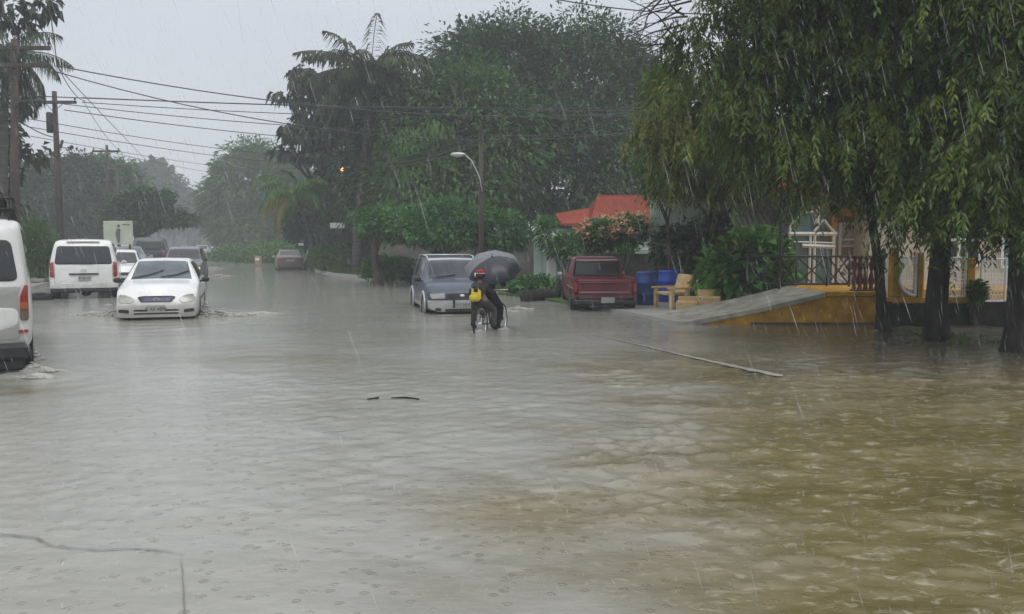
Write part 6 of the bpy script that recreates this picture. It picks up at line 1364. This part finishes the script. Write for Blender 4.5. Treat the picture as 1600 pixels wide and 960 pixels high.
for sx in (-.08, .08): q = MB(); q.tube([(sx, .05, .14), (sx * 1.1, .13, .18), (sx * 1.2, .24, .14), (sx * 1.2, .25, -.02), (sx * 1.1, .12, -.12)], .012, 6); q.build('strap', M['cloth_dark'], bp)
sw = MB(); 
# umbrella: held by the rider's right hand, tilted back
hand = W2((.20, .20, 1.20)); apex = at(769, 402, 15.95); ax_ = (apex - hand).normalized()
tilt = Vector((-.06, -.52, .85)).normalized()
hand2 = apex - tilt * .80
um = thing('umbrella', 'black umbrella held over the two cyclists, sky sheen painted on its far panels', 'umbrella', hand2); um.rotation_euler = tilt.to_track_quat('Z', 'Y').to_euler()
def canopy(name, off, m, parent, band=None):
    n, k = 8, 9; vs = []; R, H = .56, .25
    for i in range(k + 1):
        th = i / k; 
        for a_ in range(n * 6):
            ph = 2 * PI * a_ / (n * 6); fr_ = (a_ % 6) / 6; sc = 1 - .075 * math.sin(PI * fr_) * th ** 1.5
            r = R * math.sin(th * 1.25) / math.sin(1.25) * sc; z = .80 - H * (1 - math.cos(th * 1.25)) / (1 - math.cos(1.25)) + off - .02 * math.sin(PI * fr_) * th
            vs.append((r * math.cos(ph), r * math.sin(ph), z))
    m_ = n * 6; fs = [(i * m_ + a_, (i + 1) * m_ + a_, (i + 1) * m_ + (a_ + 1) % m_, i * m_ + (a_ + 1) % m_) for i in range(k) for a_ in range(m_)]
    return MB().add(vs, fs).build(name, m, parent, smooth=True)
cn_ = canopy('canopy', 0, M['umb_out'], um); canopy('lining', -.006, M['umb_in'], cn_)
bd = MB(); vs = []; loc_ = tilt.to_track_quat('Z', 'Y').inverted() @ Vector((-.25, .9, .4)); a0_ = int(round(math.atan2(loc_.y, loc_.x) / (2 * PI) * 48))  # far panels coloured lighter to paint in the sky's reflection
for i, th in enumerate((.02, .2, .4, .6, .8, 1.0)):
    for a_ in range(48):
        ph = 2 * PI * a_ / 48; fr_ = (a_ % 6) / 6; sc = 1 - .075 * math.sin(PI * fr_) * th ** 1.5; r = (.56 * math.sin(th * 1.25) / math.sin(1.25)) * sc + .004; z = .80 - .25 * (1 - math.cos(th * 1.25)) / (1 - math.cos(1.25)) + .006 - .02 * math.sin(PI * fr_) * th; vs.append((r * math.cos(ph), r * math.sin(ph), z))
bd.add(vs, [(i * 48 + a_, (i + 1) * 48 + a_, (i + 1) * 48 + (a_ + 1) % 48, i * 48 + (a_ + 1) % 48) for i in range(5) for a_ in [(a0_ + q) % 48 for q in range(-13, 14)]]).build('sky_sheen_panels', M['umb_sheen'], cn_, smooth=True)
MB().tube([(0, 0, -.02), (0, 0, .87)], .007, 8).build('shaft', M['dark_iron'], um); MB().tube([(0, 0, -.12), (0, 0, .0)], .014, 8).build('handle', M['plastic'], um)
for k in range(8):
    a_ = 2 * PI * k / 8; pts = [(.56 * math.sin(u * 1.25) / math.sin(1.25) * math.cos(a_), .56 * math.sin(u * 1.25) / math.sin(1.25) * math.sin(a_), .785 - .25 * (1 - math.cos(u * 1.25)) / (1 - math.cos(1.25))) for u in np.linspace(.02, 1, 7)]; MB().tube(pts, .0035, 4).build('rib', M['chrome'], um)
# move the rider's hand to the handle: brown sleeve reaching up
pl = Matrix.Rotation(-BR, 3, 'Z') @ (hand2 - BIKE)

# ------------------------------------------------------------ splash foam and rain
def foam(name, spots, n, label=None):
    """churned water: a broken low sheet of froth with small beads and thrown droplets"""
    mb = MB(); r = np.random.default_rng(len(spots) * n)
    for (c, sx, sy, h) in spots:
        for k in range(n * 4):
            u = r.normal(size=2) * .5; fall = math.exp(-(u ** 2).sum() * 2); s = r.uniform(.006, .024) * (1 + fall); z = abs(r.normal()) * h * .45 * fall + h * .25 * fall
            mb.ball((c[0] + u[0] * sx, c[1] + u[1] * sy, z), (s * r.uniform(1, 2.6), s * r.uniform(.8, 1.5), s * r.uniform(.4, .9)), 5, k=4)
    return tag(mb.build(name, M['foam'], smooth=True), kind='stuff')
foam('foam', [(gp(322, 494), .22, .15, .20), (gp(345, 494), .5, .16, .10), (gp(378, 492), .5, .10, .03), (gp(172, 493), .28, .14, .14), (gp(145, 492), .4, .1, .06), (gp(186, 498), .1, .1, .12), (gp(410, 490), .4, .08, .02)], 110)
foam('foam', [(gp(54, 562), .10, .10, .09), (gp(52, 580), .12, .09, .07), (gp(72, 580), .16, .05, .03), (gp(62, 590), .2, .06, .02)], 80)
foam('foam', [(gp(808, 483), .38, .09, .03), (gp(790, 487), .25, .06, .02), (gp(342, 432), .6, .9, .08), (gp(335, 420), .5, 1.2, .08)], 70)
foam('foam', [(gp(748, 519), .1, .05, .02), (gp(786, 516), .1, .05, .02)], 20)

rm = bpy.data.materials.new('rain_drops'); rm.use_nodes = True; t_ = rm.node_tree; bs = t_.nodes['Principled BSDF']; bs.inputs['Base Color'].default_value = (.85, .87, .9, 1); bs.inputs['Roughness'].default_value = .3; bs.inputs['Alpha'].default_value = .2
nR = 3800; Yr = rng.uniform(2.2, 24, nR) ** 1.0; Xr = (rng.random(nR) * 2 - 1) * Yr * .72; Zr = rng.uniform(.0, 1, nR) * (1.65 + .34 * Yr)
ln = rng.uniform(.05, .22, nR); ti = .30 + rng.normal(size=nR) * .07; wd_ = rng.uniform(.0011, .0024, nR) * np.clip(Yr / 6, .8, 2.2)
D = np.stack([ti, rng.normal(size=nR) * .05, -np.ones(nR)], 1); D /= np.linalg.norm(D, axis=1, keepdims=True); P0 = np.stack([Xr, Yr, Zr], 1)
V_ = []; a3 = np.array([[1, 0, 0], [-.5, .87, 0], [-.5, -.87, 0]])
top = P0; mid = [P0 + D * (ln * .6)[:, None] + a3[k] * wd_[:, None] for k in range(3)]; bot = P0 + D * ln[:, None]
Vr = np.stack([top, mid[0], mid[1], mid[2], bot], 1).reshape(-1, 3); b5 = np.arange(nR)[:, None] * 5
Tq = np.concatenate([b5 + np.array(f_) for f_ in ((0, 1, 2), (0, 2, 3), (0, 3, 1), (4, 2, 1), (4, 3, 2), (4, 1, 3))]); rain = fastmesh('rain', Vr, Tq, rm, smooth=True); tag(rain, kind='stuff')
# little crowns where drops hit the water
nS = 2600; Ys = rng.uniform(3.2, 17, nS); Xs = (rng.random(nS) * 2 - 1) * Ys * .66; P0 = np.stack([Xs, Ys, np.full(nS, .0)], 1); P0 = np.repeat(P0, 3, 0) + np.c_[rng.normal(size=(nS * 3, 2)) * .008, np.zeros(nS * 3)]
D = np.c_[rng.normal(size=(nS * 3, 2)) * .35, np.ones(nS * 3)]; V_, Q_ = leaf_geo(P0, D, unit(nS * 3), rng.uniform(.010, .038, nS * 3), np.full(nS * 3, .006), 0); tag(fastmesh('rain_splashes', V_, Q_, rm), kind='stuff')

# ------------------------------------------------------------ haze
HB = MB(); HB.box((0, 0, 13.35), (3060, 3060, 29.4)); hz_o = HB.build('haze', []) if False else None
hm = bpy.data.materials.new('rain_haze'); hm.use_nodes = True; tt = hm.node_tree; tt.nodes.clear(); oo = tt.nodes.new('ShaderNodeOutputMaterial'); pv = tt.nodes.new('ShaderNodeVolumePrincipled')
pv.inputs['Color'].default_value = (.93, .96, 1, 1); pv.inputs['Density'].default_value = HAZE_D; pv.inputs['Anisotropy'].default_value = .0; tt.links.new(pv.outputs[0], oo.inputs['Volume'])
tag(HB.build('haze', hm), kind='stuff')
